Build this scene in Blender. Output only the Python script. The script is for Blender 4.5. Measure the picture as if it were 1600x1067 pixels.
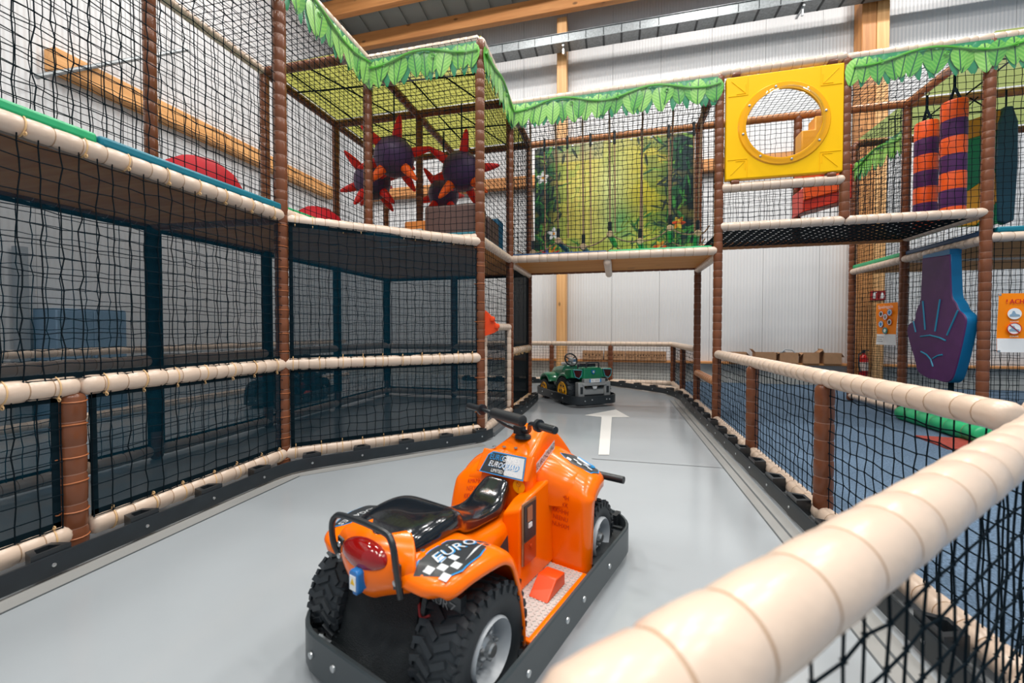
import bpy, math, random
from mathutils import Vector, Matrix, Euler
import numpy as np
R_ = random.Random(7)
sc = bpy.context.scene
for o in list(bpy.data.objects): bpy.data.objects.remove(o)
COL = sc.collection
PI = math.pi

# ------------------------------------------------------------------ camera
cam_d = bpy.data.cameras.new('camera'); cam = bpy.data.objects.new('camera', cam_d); COL.objects.link(cam)
cam_d.sensor_width = 36; cam_d.lens = 648.18*36/1600; cam_d.shift_y = -3.74/1600
cam_d.clip_start = 0.02; cam_d.clip_end = 100
cam.location = (0, 0, 1.37); cam.rotation_euler = (PI/2-0.021207, 0, 0.24539)
cam_d.dof.use_dof = True; cam_d.dof.focus_distance = 4.0; cam_d.dof.aperture_fstop = 1.8
sc.camera = cam
# ------------------------------------------------------------------ colour, sky, lamps
sc.view_settings.view_transform = 'Standard'; sc.view_settings.look = 'None'
sc.view_settings.exposure = -0.12; sc.view_settings.gamma = 1.0
sc.view_settings.use_curve_mapping = False
w = bpy.data.worlds.new('hall_daylight'); sc.world = w; w.use_nodes = True
w.node_tree.nodes['Background'].inputs[0].default_value = (0.72, 0.87, 1.0, 1)
w.node_tree.nodes['Background'].inputs[1].default_value = 0.50
LAMPS = [(-6.3, 2.0), (-6.3, 7.0), (-2.2, -1.5), (-2.2, 3.2), (-2.2, 7.6), (2.2, -2.5), (2.2, 1.5), (2.2, 5.0), (2.2, 8.6), (6.8, 0.5), (6.8, 5.0), (6.8, 9.0), (-2.2, -4.6), (2.2, -5.2), (-6.0, -3.5), (6.5, -3.5)]  # rearmost lamps, at the list's end, are unseen fill added for camera-facing surfaces
LAMP_POWER = 250
LAMP_PLACES = ['the side wall lane', 'the rear corner by the side wall', 'the track behind the viewer', 'the straight mesh fence', 'the ball room roof', 'the carpet behind the viewer', 'the close cream rail', 'the carpet-side fence', 'the rope bridge', 'the far carpet edge', 'the notice banner bay', 'the bay past the punching bags', 'the floor far behind the track, added fill', 'the floor far behind the carpet, added fill', 'the floor behind the straight fence, added fill', 'the carpet far behind the viewer, added fill']

# ------------------------------------------------------------------ materials
MATS = {}
def mat(name, col, rough=0.5, metal=0.0, spec=0.5, coat=0.0, bump=None, var=0.0, vscale=8.0, stretch=(1, 1, 1), emit=None):
    if name in MATS: return MATS[name]
    m = bpy.data.materials.new(name); m.use_nodes = True; nt = m.node_tree; b = nt.nodes['Principled BSDF']
    b.inputs['Base Color'].default_value = (*col, 1); b.inputs['Roughness'].default_value = rough
    b.inputs['Metallic'].default_value = metal; b.inputs['Specular IOR Level'].default_value = spec
    b.inputs['Coat Weight'].default_value = coat
    if var or bump:
        tc = nt.nodes.new('ShaderNodeTexCoord'); mp = nt.nodes.new('ShaderNodeMapping')
        mp.inputs['Scale'].default_value = stretch
        nt.links.new(tc.outputs['Object'], mp.inputs[0])
        nz = nt.nodes.new('ShaderNodeTexNoise'); nz.inputs['Scale'].default_value = vscale; nz.inputs['Detail'].default_value = 4
        nt.links.new(mp.outputs[0], nz.inputs['Vector'])
        if var:
            r = nt.nodes.new('ShaderNodeMapRange'); r.inputs['From Min'].default_value = .3; r.inputs['From Max'].default_value = .7
            r.inputs['To Min'].default_value = 1-var; r.inputs['To Max'].default_value = 1+var
            nt.links.new(nz.outputs['Fac'], r.inputs['Value'])
            mx = nt.nodes.new('ShaderNodeVectorMath'); mx.operation = 'SCALE'; mx.inputs[0].default_value = col
            nt.links.new(r.outputs[0], mx.inputs['Scale']); nt.links.new(mx.outputs[0], b.inputs['Base Color'])
        if bump:
            n2 = nt.nodes.new('ShaderNodeTexNoise'); n2.inputs['Scale'].default_value = bump[1]
            nt.links.new(mp.outputs[0], n2.inputs['Vector'])
            bp = nt.nodes.new('ShaderNodeBump'); bp.inputs['Strength'].default_value = bump[0]; bp.inputs['Distance'].default_value = .01
            nt.links.new(n2.outputs['Fac'], bp.inputs['Height']); nt.links.new(bp.outputs[0], b.inputs['Normal'])
    if emit:
        b.inputs['Emission Color'].default_value = (*col, 1); b.inputs['Emission Strength'].default_value = emit
    MATS[name] = m
    return m
def wood(name, c1, c2, axis=0, rough=.55):
    if name in MATS: return MATS[name]
    m = mat(name, c1, rough); nt = m.node_tree; b = nt.nodes['Principled BSDF']
    tc = nt.nodes.new('ShaderNodeTexCoord'); mp = nt.nodes.new('ShaderNodeMapping')
    s = [14, 14, 14]; s[axis] = 0.8; mp.inputs['Scale'].default_value = s
    nt.links.new(tc.outputs['Object'], mp.inputs[0])
    nz = nt.nodes.new('ShaderNodeTexNoise'); nz.inputs['Scale'].default_value = 1.0; nz.inputs['Detail'].default_value = 6; nz.inputs['Distortion'].default_value = .6
    nt.links.new(mp.outputs[0], nz.inputs['Vector'])
    r = nt.nodes.new('ShaderNodeValToRGB'); r.color_ramp.elements[0].position = .35; r.color_ramp.elements[1].position = .68
    r.color_ramp.elements[0].color = (*c1, 1); r.color_ramp.elements[1].color = (*c2, 1)
    nt.links.new(nz.outputs['Fac'], r.inputs[0])
    v = nt.nodes.new('ShaderNodeTexVoronoi'); v.inputs['Scale'].default_value = .35
    mp2 = nt.nodes.new('ShaderNodeMapping'); s2 = [8, 8, 8]; s2[axis] = 4; mp2.inputs['Scale'].default_value = s2
    nt.links.new(tc.outputs['Object'], mp2.inputs[0]); nt.links.new(mp2.outputs[0], v.inputs['Vector'])
    k = nt.nodes.new('ShaderNodeMapRange'); k.inputs['From Min'].default_value = .06; k.inputs['From Max'].default_value = .12
    k.inputs['To Min'].default_value = .35; k.inputs['To Max'].default_value = 1
    nt.links.new(v.outputs['Distance'], k.inputs[0])
    mx = nt.nodes.new('ShaderNodeVectorMath'); mx.operation = 'SCALE'
    nt.links.new(r.outputs[0], mx.inputs[0]); nt.links.new(k.outputs[0], mx.inputs['Scale'])
    nt.links.new(mx.outputs[0], b.inputs['Base Color'])
    return m
def see_through(name, col, opacity, rough=.8, gloss=False):
    if name in MATS: return MATS[name]
    m = mat(name, col, rough, spec=.5 if 'film' in name else .04); nt = m.node_tree; b = nt.nodes['Principled BSDF']; out = nt.nodes['Material Output']
    t = nt.nodes.new('ShaderNodeBsdfTransparent'); mx = nt.nodes.new('ShaderNodeMixShader'); mx.inputs[0].default_value = opacity
    nt.links.new(t.outputs[0], mx.inputs[1]); nt.links.new(b.outputs[0], mx.inputs[2]); nt.links.new(mx.outputs[0], out.inputs[0])
    return m
def translucent(name, col, k=.6):
    m = mat(name, col, .9, spec=.1); nt = m.node_tree; b = nt.nodes['Principled BSDF']; out = nt.nodes['Material Output']
    t = nt.nodes.new('ShaderNodeBsdfTranslucent'); t.inputs[0].default_value = (*col, 1)
    mx = nt.nodes.new('ShaderNodeMixShader'); mx.inputs[0].default_value = k
    nt.links.new(b.outputs[0], mx.inputs[1]); nt.links.new(t.outputs[0], mx.inputs[2]); nt.links.new(mx.outputs[0], out.inputs[0])
    return m
CREAM = mat('cream_vinyl', (.71, .548, .43), .28, bump=(.25, 18), var=.05, vscale=5)
BROWN = mat('brown_vinyl', (.185, .064, .030), .26, spec=.32, bump=(.25, 18), var=.12, vscale=6)
SADDLE = mat('saddle_vinyl', (.50, .20, .07), .35, var=.08)
GROOVE_C = mat('cream_groove_band', (.40, .25, .15), .6)
GROOVE_B = mat('brown_groove_band', (.30, .15, .10), .5)
TIE = mat('tan_tie', (.78, .50, .24), .5)
TIE_O = mat('rust_tie', (.42, .13, .04), .5)
BLACK = mat('black_rubber', (.012, .016, .020), .45, var=.2)
BLACKP = mat('black_plastic', (.018, .022, .026), .3)
NETM = mat('net_cord', (.003, .009, .014), .8, spec=.1)
MESHF = see_through('fine_black_mesh', (.003, .028, .046), .50)
MESHD = see_through('dense_black_mesh', (.006, .012, .016), .95)
MESHR = see_through('rear_black_mesh', (.006, .026, .036), .28)
HEM = mat('black_hem', (.003, .012, .018), .85, spec=.1)
STEEL = mat('zinc_steel', (.55, .57, .58), .32, metal=.9, var=.1)
SILVER = mat('silver_paint', (.44, .47, .50), .30)
MESHL = see_through('low_black_mesh', (.003, .030, .048), .70)
GALV = mat('galvanised', (.26, .28, .29), .45, metal=.6, var=.2, vscale=20)
WHITE = mat('white_panel', (.80, .80, .80), .55)
WOODC = wood('spruce_beam', (.66, .33, .12), (.80, .47, .21), 2)
WOODX = wood('spruce_beam_x', (.50, .20, .06), (.66, .30, .10), 0)
WOODY = wood('spruce_beam_y', (.60, .27, .08), (.76, .40, .15), 1)
PLY = wood('plywood', (.60, .24, .06), (.72, .33, .10), 0, .6); PLY.node_tree.nodes['Principled BSDF'].inputs['Specular IOR Level'].default_value = .12
CARD = mat('cardboard', (.42, .23, .12), .8, var=.08)
CARD_D = mat('cardboard_print', (.12, .06, .03), .8)
TEAL = mat('teal_vinyl', (.0, .17, .24), .4, var=.1)
GREEN = mat('green_vinyl', (.02, .42, .16), .4, var=.1)
ORANGE = mat('orange_gelcoat', (1.0, .165, .0), .22, spec=.30, coat=.12)
ORANGE_D = mat('orange_panel', (.75, .07, .005), .3)

# ------------------------------------------------------------------ mesh helpers
class MB:
    def __init__(s): s.v = []; s.f = []; s.m = []
    def add(s, vs, fs, mi=0):
        n = len(s.v); s.v += [tuple(p) for p in vs]; s.f += [tuple(i+n for i in f) for f in fs]; s.m += [mi]*len(fs)
    def box(s, c, d, mi=0, rot=None):
        x, y, z = [k/2 for k in d]
        vs = [Vector((a*x, b*y, e*z)) for a in (-1, 1) for b in (-1, 1) for e in (-1, 1)]
        if rot is not None: vs = [rot @ p for p in vs]
        c = Vector(c)
        s.add([p+c for p in vs], [(0, 1, 3, 2), (4, 6, 7, 5), (0, 4, 5, 1), (2, 3, 7, 6), (0, 2, 6, 4), (1, 5, 7, 3)], mi)
    def tube(s, pts, r, n=8, mi=0, caps=True, closed=False):
        pts = [Vector(p) for p in pts]; N = len(pts); rings = []
        rs = r if isinstance(r, (list, tuple)) else [r]*N
        up = None
        for i, p in enumerate(pts):
            a = pts[(i-1) % N] if (closed or i > 0) else p
            b = pts[(i+1) % N] if (closed or i < N-1) else p
            d = (b-a).normalized()
            if up is None:
                up = Vector((0, 0, 1)) if abs(d.z) < .9 else Vector((1, 0, 0))
            e1 = (up - d*up.dot(d)).normalized(); e2 = d.cross(e1); up = e1
            rings.append([p + (e1*math.cos(2*PI*k/n) + e2*math.sin(2*PI*k/n))*rs[i] for k in range(n)])
        vs = [q for rg in rings for q in rg]; fs = []
        M = N if closed else N-1
        for i in range(M):
            j = (i+1) % N
            for k in range(n):
                l = (k+1) % n
                fs.append((i*n+k, j*n+k, j*n+l, i*n+l))
        if caps and not closed:
            fs.append(tuple(range(n))); fs.append(tuple((N-1)*n+k for k in range(n-1, -1, -1)))
        s.add(vs, fs, mi)
    def lathe(s, prof, n=24, axis='z', mi=0, c=(0, 0, 0), caps=True):
        vs = []; fs = []; c = Vector(c)
        for (r, h) in prof:
            for k in range(n):
                a = 2*PI*k/n; p = (r*math.cos(a), r*math.sin(a), h)
                if axis == 'x': p = (p[2], p[0], p[1])
                if axis == 'y': p = (p[0], p[2], p[1])
                vs.append(Vector(p)+c)
        for i in range(len(prof)-1):
            for k in range(n):
                l = (k+1) % n
                fs.append((i*n+k, i*n+l, (i+1)*n+l, (i+1)*n+k))
        if caps and prof[0][0] > 1e-5: fs.append(tuple(range(n-1, -1, -1)))
        if caps and prof[-1][0] > 1e-5: fs.append(tuple((len(prof)-1)*n+k for k in range(n)))
        s.add(vs, fs, mi)
    def prism(s, out, d, c=(0, 0, 0), ax=((1, 0, 0), (0, 0, 1), (0, 1, 0)), mi=0):
        """outline (a,b) in axes ax[0],ax[1], extruded d along ax[2] (centred)"""
        A, B, D = [Vector(a) for a in ax]; c = Vector(c); n = len(out)
        vs = [c+A*a+B*b-D*d/2 for a, b in out]+[c+A*a+B*b+D*d/2 for a, b in out]
        fs = [tuple(range(n-1, -1, -1)), tuple(range(n, 2*n))]+[(i, (i+1) % n, n+(i+1) % n, n+i) for i in range(n)]
        s.add(vs, fs, mi)
    def grid(s, fn, nu, nv, mi=0, flip=False):
        vs = [fn(i/nu, j/nv) for j in range(nv+1) for i in range(nu+1)]
        fs = []
        for j in range(nv):
            for i in range(nu):
                a = j*(nu+1)+i; q = (a, a+1, a+nu+2, a+nu+1); fs.append(q[::-1] if flip else q)
        s.add(vs, fs, mi)
    def loft(s, rings, mi=0, closed=True, caps=True):
        n = len(rings[0]); vs = [p for r in rings for p in r]; fs = []
        for i in range(len(rings)-1):
            for k in range(n if closed else n-1):
                l = (k+1) % n
                fs.append((i*n+k, i*n+l, (i+1)*n+l, (i+1)*n+k))
        if caps:
            fs.append(tuple(range(n-1, -1, -1))); fs.append(tuple((len(rings)-1)*n+k for k in range(n)))
        s.add(vs, fs, mi)
    def mesh(s, name, mats, sharp=.7, smooth=True):
        me = bpy.data.meshes.new(name); me.from_pydata([tuple(p) for p in s.v], [], s.f); me.validate(); 
        for m in (mats if isinstance(mats, (list, tuple)) else [mats]): me.materials.append(m)
        if len(me.polygons) == len(s.m): me.polygons.foreach_set('material_index', s.m)
        if smooth:
            me.shade_smooth()
            if sharp: me.set_sharp_from_angle(angle=sharp)
        me.update()
        return me
def link(name, me, parent=None, loc=(0, 0, 0), rot=(0, 0, 0)):
    o = bpy.data.objects.new(name, me); COL.objects.link(o); o.location = loc; o.rotation_euler = rot
    if parent is not None: o.parent = parent
    return o
def tag(o, label, cat, group=None):
    o['label'] = label; o['category'] = cat; o['kind'] = 'thing'
    if group: o['group'] = group
    return o
def root(name, label, cat, loc=(0, 0, 0), rz=0, group=None):
    o = link(name, None, None, loc, (0, 0, rz)); o.empty_display_size = .1
    return tag(o, label, cat, group)
def struct(o): o['kind'] = 'structure'; return o
def bevel(o, w=.01, seg=2):
    m = o.modifiers.new('edge', 'BEVEL'); m.width = w; m.segments = seg; m.limit_method = 'ANGLE'; return o
def subd(o, l=2):
    m = o.modifiers.new('smooth', 'SUBSURF'); m.levels = l; m.render_levels = l; return o
def basis(d):
    d = d.normalized(); up = Vector((0, 0, 1)) if abs(d.z) < .9 else Vector((0, 1, 0))
    e1 = (up-d*up.dot(d)).normalized(); return e1, d.cross(e1)
def text_mesh(s, size=1.0, sx=1.0, depth=0.0):
    cu = bpy.data.curves.new('lettering', 'FONT'); cu.body = s; cu.size = size; cu.align_x = 'CENTER'; cu.align_y = 'CENTER'; cu.resolution_u = 2
    o = bpy.data.objects.new('lettering', cu); COL.objects.link(o)
    dg = bpy.context.evaluated_depsgraph_get(); dg.update(); me = bpy.data.meshes.new_from_object(o.evaluated_get(dg))
    vs = [(v.co.x*sx, v.co.y) for v in me.vertices]; fs = [tuple(p.vertices) for p in me.polygons]
    bpy.data.objects.remove(o); bpy.data.meshes.remove(me)
    return vs, fs
# ------------------------------------------------------------------ padded tubes and cable ties
_tie = {}
def tie_mesh(r, tail=True):
    k = (round(r, 4), tail)
    if k not in _tie:
        b = MB(); R = r*1.035; n = 14
        b.tube([(R*math.cos(2*PI*i/n), R*math.sin(2*PI*i/n), 0) for i in range(n)], .0045, 5, closed=True)
        if tail:
            b.box((R+.006, 0, 0), (.014, .012, .010))
            b.tube([(R+.016+.011*math.cos(a), .011*math.sin(a), 0) for a in [2*PI*i/7 for i in range(7)]], .0035, 4, closed=True)
        _tie[k] = b.mesh('cable_tie', [TIE])
    return _tie[k]
_tieo = {}
def add_ties(parent, p0, p1, r, n, toward, mt=None):
    p0 = Vector(p0); p1 = Vector(p1); d = (p1-p0); L = d.length; d.normalize()
    t = Vector(toward); t = (t-d*t.dot(d)).normalized(); M = Matrix((t, d.cross(t), d)).transposed()
    me = tie_mesh(r)
    if mt is not None:
        if r not in _tieo: _tieo[r] = me.copy(); _tieo[r].materials[0] = mt
        me = _tieo[r]
    for i in range(n):
        a = (i+.5)/n*L + R_.uniform(-.02, .02)
        rot = Euler((0, 0, 0)); o = link('cable_tie', me, parent); o.location = d*a
        o.rotation_euler = (M @ Matrix.Rotation(R_.uniform(-.25, .25), 3, 'Z') @ Matrix.Rotation(R_.uniform(-.12, .12), 3, 'X')).to_euler()
def tube(name, p0, p1, label, cat, m=CREAM, r=.060, seg=.125, n=16, taper=True, group=None, plain=False):
    p0 = Vector(p0); p1 = Vector(p1); d = p1-p0; L = d.length; d.normalize(); e1, e2 = basis(d)
    k = max(1, round(L/seg)); prof = []
    ga = GROOVE_C if m is CREAM else GROOVE_B
    if taper: prof += [(0, r*.55, 0), (.012, r*.85, 0)]
    else: prof += [(0, r*.97, 0)]
    edges = [L*i/k + (R_.uniform(-.18, .18)*L/k if 0 < i < k else 0) for i in range(k+1)]
    for i in range(k):
        a, b = edges[i], edges[i+1]; l = b-a; rr = r*R_.uniform(.985, 1.02)
        if i > 0: prof += [(a-.003, r*.925, 0), (a+.003, r*.925, 1)]
        prof += [(a+.014 if i or not taper else .03, rr*.985, 0), (a+l*.5, rr*1.008, 0), (b-.014 if i < k-1 or not taper else L-.03, rr*.985, 0)]
    if taper: prof += [(L-.012, r*.85, 0), (L, r*.55, 0)]
    else: prof += [(L, r*.97, 0)]
    b = MB(); vs = []; fs = []; ms = []
    for (h, q, g) in prof:
        for j in range(n):
            a = 2*PI*j/n; vs.append(d*h+(e1*math.cos(a)+e2*math.sin(a))*q)
    for i in range(len(prof)-1):
        for j in range(n):
            l = (j+1) % n; fs.append((i*n+j, (i+1)*n+j, (i+1)*n+l, i*n+l)); ms.append(prof[i+1][2])
    fs.append(tuple(range(n))); ms.append(0); fs.append(tuple((len(prof)-1)*n+j for j in range(n-1, -1, -1))); ms.append(0)
    b.v = vs; b.f = fs; b.m = ms
    me = b.mesh(name, [m, ga], sharp=1.2)
    o = link(name, me, None, p0)
    return tag(o, label, cat, group)
def post(p, z0, z1, label, m=BROWN, **k): return tube('padded_post', (p[0], p[1], z0), (p[0], p[1], z1), label, 'post', m, **k)
def beam(p0, p1, label, m=CREAM, **k): return tube('padded_beam', p0, p1, label, 'beam', m, **k)
def rail(p0, p1, label, m=CREAM, **k): return tube('padded_rail', p0, p1, label, 'rail', m, **k)

A, B, C, E_, G, K = -4.75, -3.22, -1.65, 1.40, 2.93, 4.45
Y1, Y2, Y3, Y4, Y5, Y6 = 1.82, 3.45, 4.95, 6.45, 7.95, 9.45
ZR, ZP, ZT, ZTOP = 1.03, 2.50, 2.83, 4.95

# ---- nets
def net(o, u, v, label, cell=.08, r=.0038, jit=.008, parent=None, knots=True, sag=0.0, name='safety_net', seed=0):
    rnd = random.Random(seed+int(abs(o[0]*131+o[1]*17+o[2]*7)*10)); o = Vector(o); u = Vector(u); v = Vector(v)
    nu = max(2, round(u.length/cell)); nv = max(2, round(v.length/cell)); nrm = u.cross(v).normalized()
    P = {}
    uh = u.normalized(); vh = v.normalized()
    for i in range(nu+1):
        for j in range(nv+1):
            a, b2 = i/nu, j/nv
            w = math.sin(PI*a)*math.sin(PI*b2)
            P[i, j] = u*a+v*b2+uh*rnd.uniform(-jit, jit)*min(1, w*4)+vh*rnd.uniform(-jit, jit)*min(1, w*4)+nrm*(sag*w+rnd.uniform(-jit, jit)*.5)
    b = MB()
    def strand(pts, e1, e2):
        n = len(b.v); N = len(pts)
        for p in pts:
            for k in range(3):
                a = 2*PI*k/3; b.v.append(p+(e1*math.cos(a)+e2*math.sin(a))*r)
        for i in range(N-1):
            for k in range(3):
                l = (k+1) % 3; b.f.append((n+i*3+k, n+(i+1)*3+k, n+(i+1)*3+l, n+i*3+l)); b.m.append(0)
    for i in range(nu+1): strand([P[i, j] for j in range(nv+1)], uh, nrm)
    for j in range(nv+1): strand([P[i, j] for i in range(nu+1)], vh, nrm)
    if knots:
        q = r*2.1
        for p in P.values():
            n = len(b.v); b.v += [p+uh*q, p-uh*q, p+vh*q, p-vh*q, p+nrm*q, p-nrm*q]
            b.f += [(n, n+2, n+4), (n+2, n+1, n+4), (n+1, n+3, n+4), (n+3, n, n+4), (n+2, n, n+5), (n+1, n+2, n+5), (n+3, n+1, n+5), (n, n+3, n+5)]; b.m += [0]*8
    ob = link(name, b.mesh(name, [NETM], sharp=None), parent, o)
    if parent is None: tag(ob, label, 'net')
    return ob
def mesh_panel(o, u, v, label, m=MESHF, hem=.035, wrinkle=.012, seed=1, withnet=True, cell=.09):
    """framed fabric: sheet, hem strips, and the knotted net in front of it"""
    rt_ = root('privacy_screen', label, 'mesh screen', o); u = Vector(u); v = Vector(v); nrm = u.cross(v).normalized()
    rnd = random.Random(seed); ph = [rnd.uniform(0, 6) for _ in range(6)]
    def fn(a, c):
        edge = min(1, 8*a*(1-a))*1.0
        wz = wrinkle*edge*(math.sin(9*a*u.length+ph[0]+2*c)*.5+math.sin(5*c*v.length+ph[1]+7*a)*.4)*(.25+.75*c**4+.3*(1-c)**6)
        return u*a+v*c+nrm*wz
    b = MB(); b.grid(fn, 40, 24); link('mesh_sheet', b.mesh('mesh_sheet', [m], sharp=None), rt_)
    b = MB(); uh = u.normalized(); vh = v.normalized(); t = .006
    for (c, du, dv) in ((v*.5+uh*hem/2, hem, v.length), (u+v*.5-uh*hem/2, hem, v.length), (u*.5+vh*hem/2, u.length, hem), (u*.5+v-vh*hem/2, u.length, hem)):
        M = Matrix((uh, vh, nrm)).transposed(); b.box(c+nrm*.001, (du, dv, t), 0, M)
    link('hem', b.mesh('hem', [HEM], sharp=.5), rt_)
    if withnet:
        net(Vector(nrm*.018), u, v, '', cell=cell, parent=rt_, jit=.01)
    return rt_

# =================================================================== hall
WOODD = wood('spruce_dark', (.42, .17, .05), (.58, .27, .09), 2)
def hall():
    # back wall, white ribbed panels above a concrete plinth
    wb = struct(link('wall_back', None, None, (0, 12.0, 0)))
    edges = [-8.6]+[-.118-1.265*i for i in range(6, -1, -1)]+[-.118+1.265*i for i in range(1, 12)]
    m = mat('ribbed_white_panel', (.64, .64, .65), .45); nt = m.node_tree; bs = nt.nodes['Principled BSDF']
    tc = nt.nodes.new('ShaderNodeTexCoord'); sx = nt.nodes.new('ShaderNodeSeparateXYZ'); nt.links.new(tc.outputs['Object'], sx.inputs[0])
    mu = nt.nodes.new('ShaderNodeMath'); mu.operation = 'MULTIPLY'; mu.inputs[1].default_value = 2*PI/.075; ad = nt.nodes.new('ShaderNodeMath'); ad.operation = 'ADD'
    nt.links.new(sx.outputs['X'], ad.inputs[0]); nt.links.new(sx.outputs['Y'], ad.inputs[1]); nt.links.new(ad.outputs[0], mu.inputs[0])
    si = nt.nodes.new('ShaderNodeMath'); si.operation = 'SINE'; nt.links.new(mu.outputs[0], si.inputs[0])
    bp = nt.nodes.new('ShaderNodeBump'); bp.inputs['Strength'].default_value = .5; bp.inputs['Distance'].default_value = .006
    nt.links.new(si.outputs[0], bp.inputs['Height']); nt.links.new(bp.outputs[0], bs.inputs['Normal'])
    RIB = m
    for a, c in zip(edges[:-1], edges[1:]):
        b = MB(); b.box((0, .04, 5.55), (c-a-.007, .08, 10.1)); o = link('panel', b.mesh('panel', [RIB]), wb, ((a+c)/2, 0, 0))
    b = MB(); b.box((2.5, .12, 5.4), (22.4, .08, 10.8)); link('backing', b.mesh('backing', [mat('seam_grey', (.45, .45, .45), .8)]), wb)
    for (xa, xb) in ((-8.6, -1.63), (-1.35, 5.57), (6.13, 13.7)):
        b = MB(); b.box(((xa+xb)/2, -.02, .25), (xb-xa, .2, .5)); link('plinth', b.mesh('plinth', [mat('concrete', (.52, .51, .48), .8, var=.15, vscale=3)]), wb)
        b = MB(); b.box(((xa+xb)/2, -.13, .525), (xb-xa, .34, .05)); bevel(link('ledge', b.mesh('ledge', [WOODX]), wb), .006)
    wl = struct(link('wall_left', None, None, (-8.6, 0, 0)))
    ys = [12-1.265*i for i in range(0, 14)]
    for c, a in zip(ys[:-1], ys[1:]):
        b = MB(); b.box((-.04, 0, 5.9), (.08, c-a-.007, 11.8)); link('panel', b.mesh('panel', [RIB]), wl, (0, (a+c)/2, 0))
    b = MB(); b.box((-.12, 4, 6), (.08, 16, 12)); link('backing', b.mesh('backing', [MATS['seam_grey']]), wl)
    # ceiling: sheet rising away from the back wall, timber
    cl = struct(link('ceiling', None, None, (0, 0, 0)))
    b = MB(); sl = .17
    zc = lambda y: 10.75+(12.1-y)*sl
    nn = 34
    for i in range(nn):
        x0 = -8.8+22.6*i/nn; x1 = -8.8+22.6*(i+1)/nn; xm = x0+(x1-x0)*.8
        for (xa, xb, dz) in ((x0, xm, 0), (xm, x1, .05)):
            b.add([(xa, 12.2, zc(12.2)+dz), (xb, 12.2, zc(12.2)+dz), (xb, -6, zc(-6)+dz), (xa, -6, zc(-6)+dz)], [(0, 1, 2, 3)])
        for (x, d0, d1) in ((xm, 0, .05), (x1, .05, 0)):
            b.add([(x, 12.2, zc(12.2)+d0), (x, 12.2, zc(12.2)+d1), (x, -6, zc(-6)+d1), (x, -6, zc(-6)+d0)], [(0, 1, 2, 3)])
    link('roof_sheet', b.mesh('roof_sheet', [mat('roof_sheet', (.30, .32, .30), .5)], smooth=False), cl)
    def bm(name, p0, p1, wd, ht, label, mt, cat='beam'):
        p0 = Vector(p0); p1 = Vector(p1); d = p1-p0; L = d.length; d.normalize(); e2 = Vector((0, 0, 1)); e2 = (e2-d*e2.dot(d)).normalized(); e1 = d.cross(e2)
        b = MB(); b.box((0, 0, 0), (L, wd, ht)) if mt is WOODX else None
        if mt is WOODY: b.box((0, 0, 0), (wd, L, ht))
        if mt in (WOODC, WOODD): b.box((0, 0, 0), (wd, ht, L))
        me = b.mesh(name, [mt]); o = link(name, me, None, (p0+p1)/2)
        if mt is WOODX: o.rotation_euler = Matrix((d, -e1, e2)).transposed().to_euler()
        bevel(o, .012, 1); return tag(o, label, cat)
    bm('timber_beam', (-8.5, 11.35, 10.15), (13.5, 11.35, 10.15), .18, .42, 'orange-brown glulam beam running along the top of the back wall', WOODX)
    bm('timber_rafter', (-8.4, 10.4, 10.45), (4.5, 10.55, 10.74), .18, .45, 'sloping glulam rafter rising under the roof sheet by the back wall', WOODX)
    bm('timber_purlin', (-6.6, 4.0, 11.2), (-6.6, 10.6, 10.72), .16, .34, 'timber purlin running under the roof toward the back wall', WOODY)
    bm('timber_purlin', (-7.7, 1.0, 11.3), (-7.7, 10.8, 10.5), .16, .34, 'timber purlin close to the net-covered side wall', WOODY)
    bm('wall_timber', (-8.48, 4.55, 5.55), (-8.48, 11.1, 5.55), .24, .34, 'long timber wall beam seen through the upper nets', WOODY)
    bm('wall_timber', (-7.9, 11.86, 5.66), (-1.64, 11.86, 5.66), .24, .30, 'timber wall beam crossing the back wall behind the spiky balls', WOODX)
    bm('wall_timber', (-1.34, 11.86, 5.66), (4.6, 11.86, 5.66), .24, .30, 'timber wall beam on the back wall between pale column and bubble panel', WOODX)
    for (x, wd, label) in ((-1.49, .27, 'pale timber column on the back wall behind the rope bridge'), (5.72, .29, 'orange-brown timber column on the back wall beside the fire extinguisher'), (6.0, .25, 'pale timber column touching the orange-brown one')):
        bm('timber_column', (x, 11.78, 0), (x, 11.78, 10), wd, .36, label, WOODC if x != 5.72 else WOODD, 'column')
    # perforated cable tray on brackets
    t = root('cable_tray', 'galvanised perforated cable tray along the upper back wall', 'cable tray', (0, 11.3, 9.05))
    b = MB(); b.box((2.5, -.2, .03), (22, .006, .22)); b.box((2.5, .2, .03), (22, .006, .22)); b.box((2.5, 0, -.08), (22, .4, .008)); b.box((2.5, -.215, .14), (22, .03, .008)); b.box((2.5, .215, .14), (22, .03, .008))
    link('tray', b.mesh('tray', [GALV]), t)
    for i in range(46):
        b = MB() if i == 0 else b
        if i == 0: b.box((0, 0, -.088), (.05, .38, .012)); b.box((0, -.206, .03), (.02, .008, .18)); mrung = b.mesh('rung', [BLACKP])
        link('rung', mrung, t, (-8+.45*i, 0, 0))
    for x in (-7, -1.4, 4.2, 9.8):
        b = MB(); b.box((0, .07, -.115), (.05, .44, .05)); b.box((0, -.06, -.2), (.04, .05, .22)); link('bracket', b.mesh('bracket', [STEEL]), t, (x, 0, 0))
    b = MB(); b.lathe([(.05, 0), (.09, .02), (.09, .10), (.06, .13)], 16); o = link('smoke_alarm', b.mesh('smoke_alarm', [mat('alarm_red', (.5, .01, .02), .4)]), None, (1.3, 11.28, 9.12)); tag(o, 'small red round alarm sounder standing on the cable tray', 'alarm')
    b = MB(); b.tube([(0, 0, 0), (0, 2.25, 1.85)], .035, 8); o = link('steel_rod', b.mesh('steel_rod', [GALV]), None, (-8.3, 4.3, 5.1)); tag(o, 'thin slanting steel brace rod on the side wall', 'brace')
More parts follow.
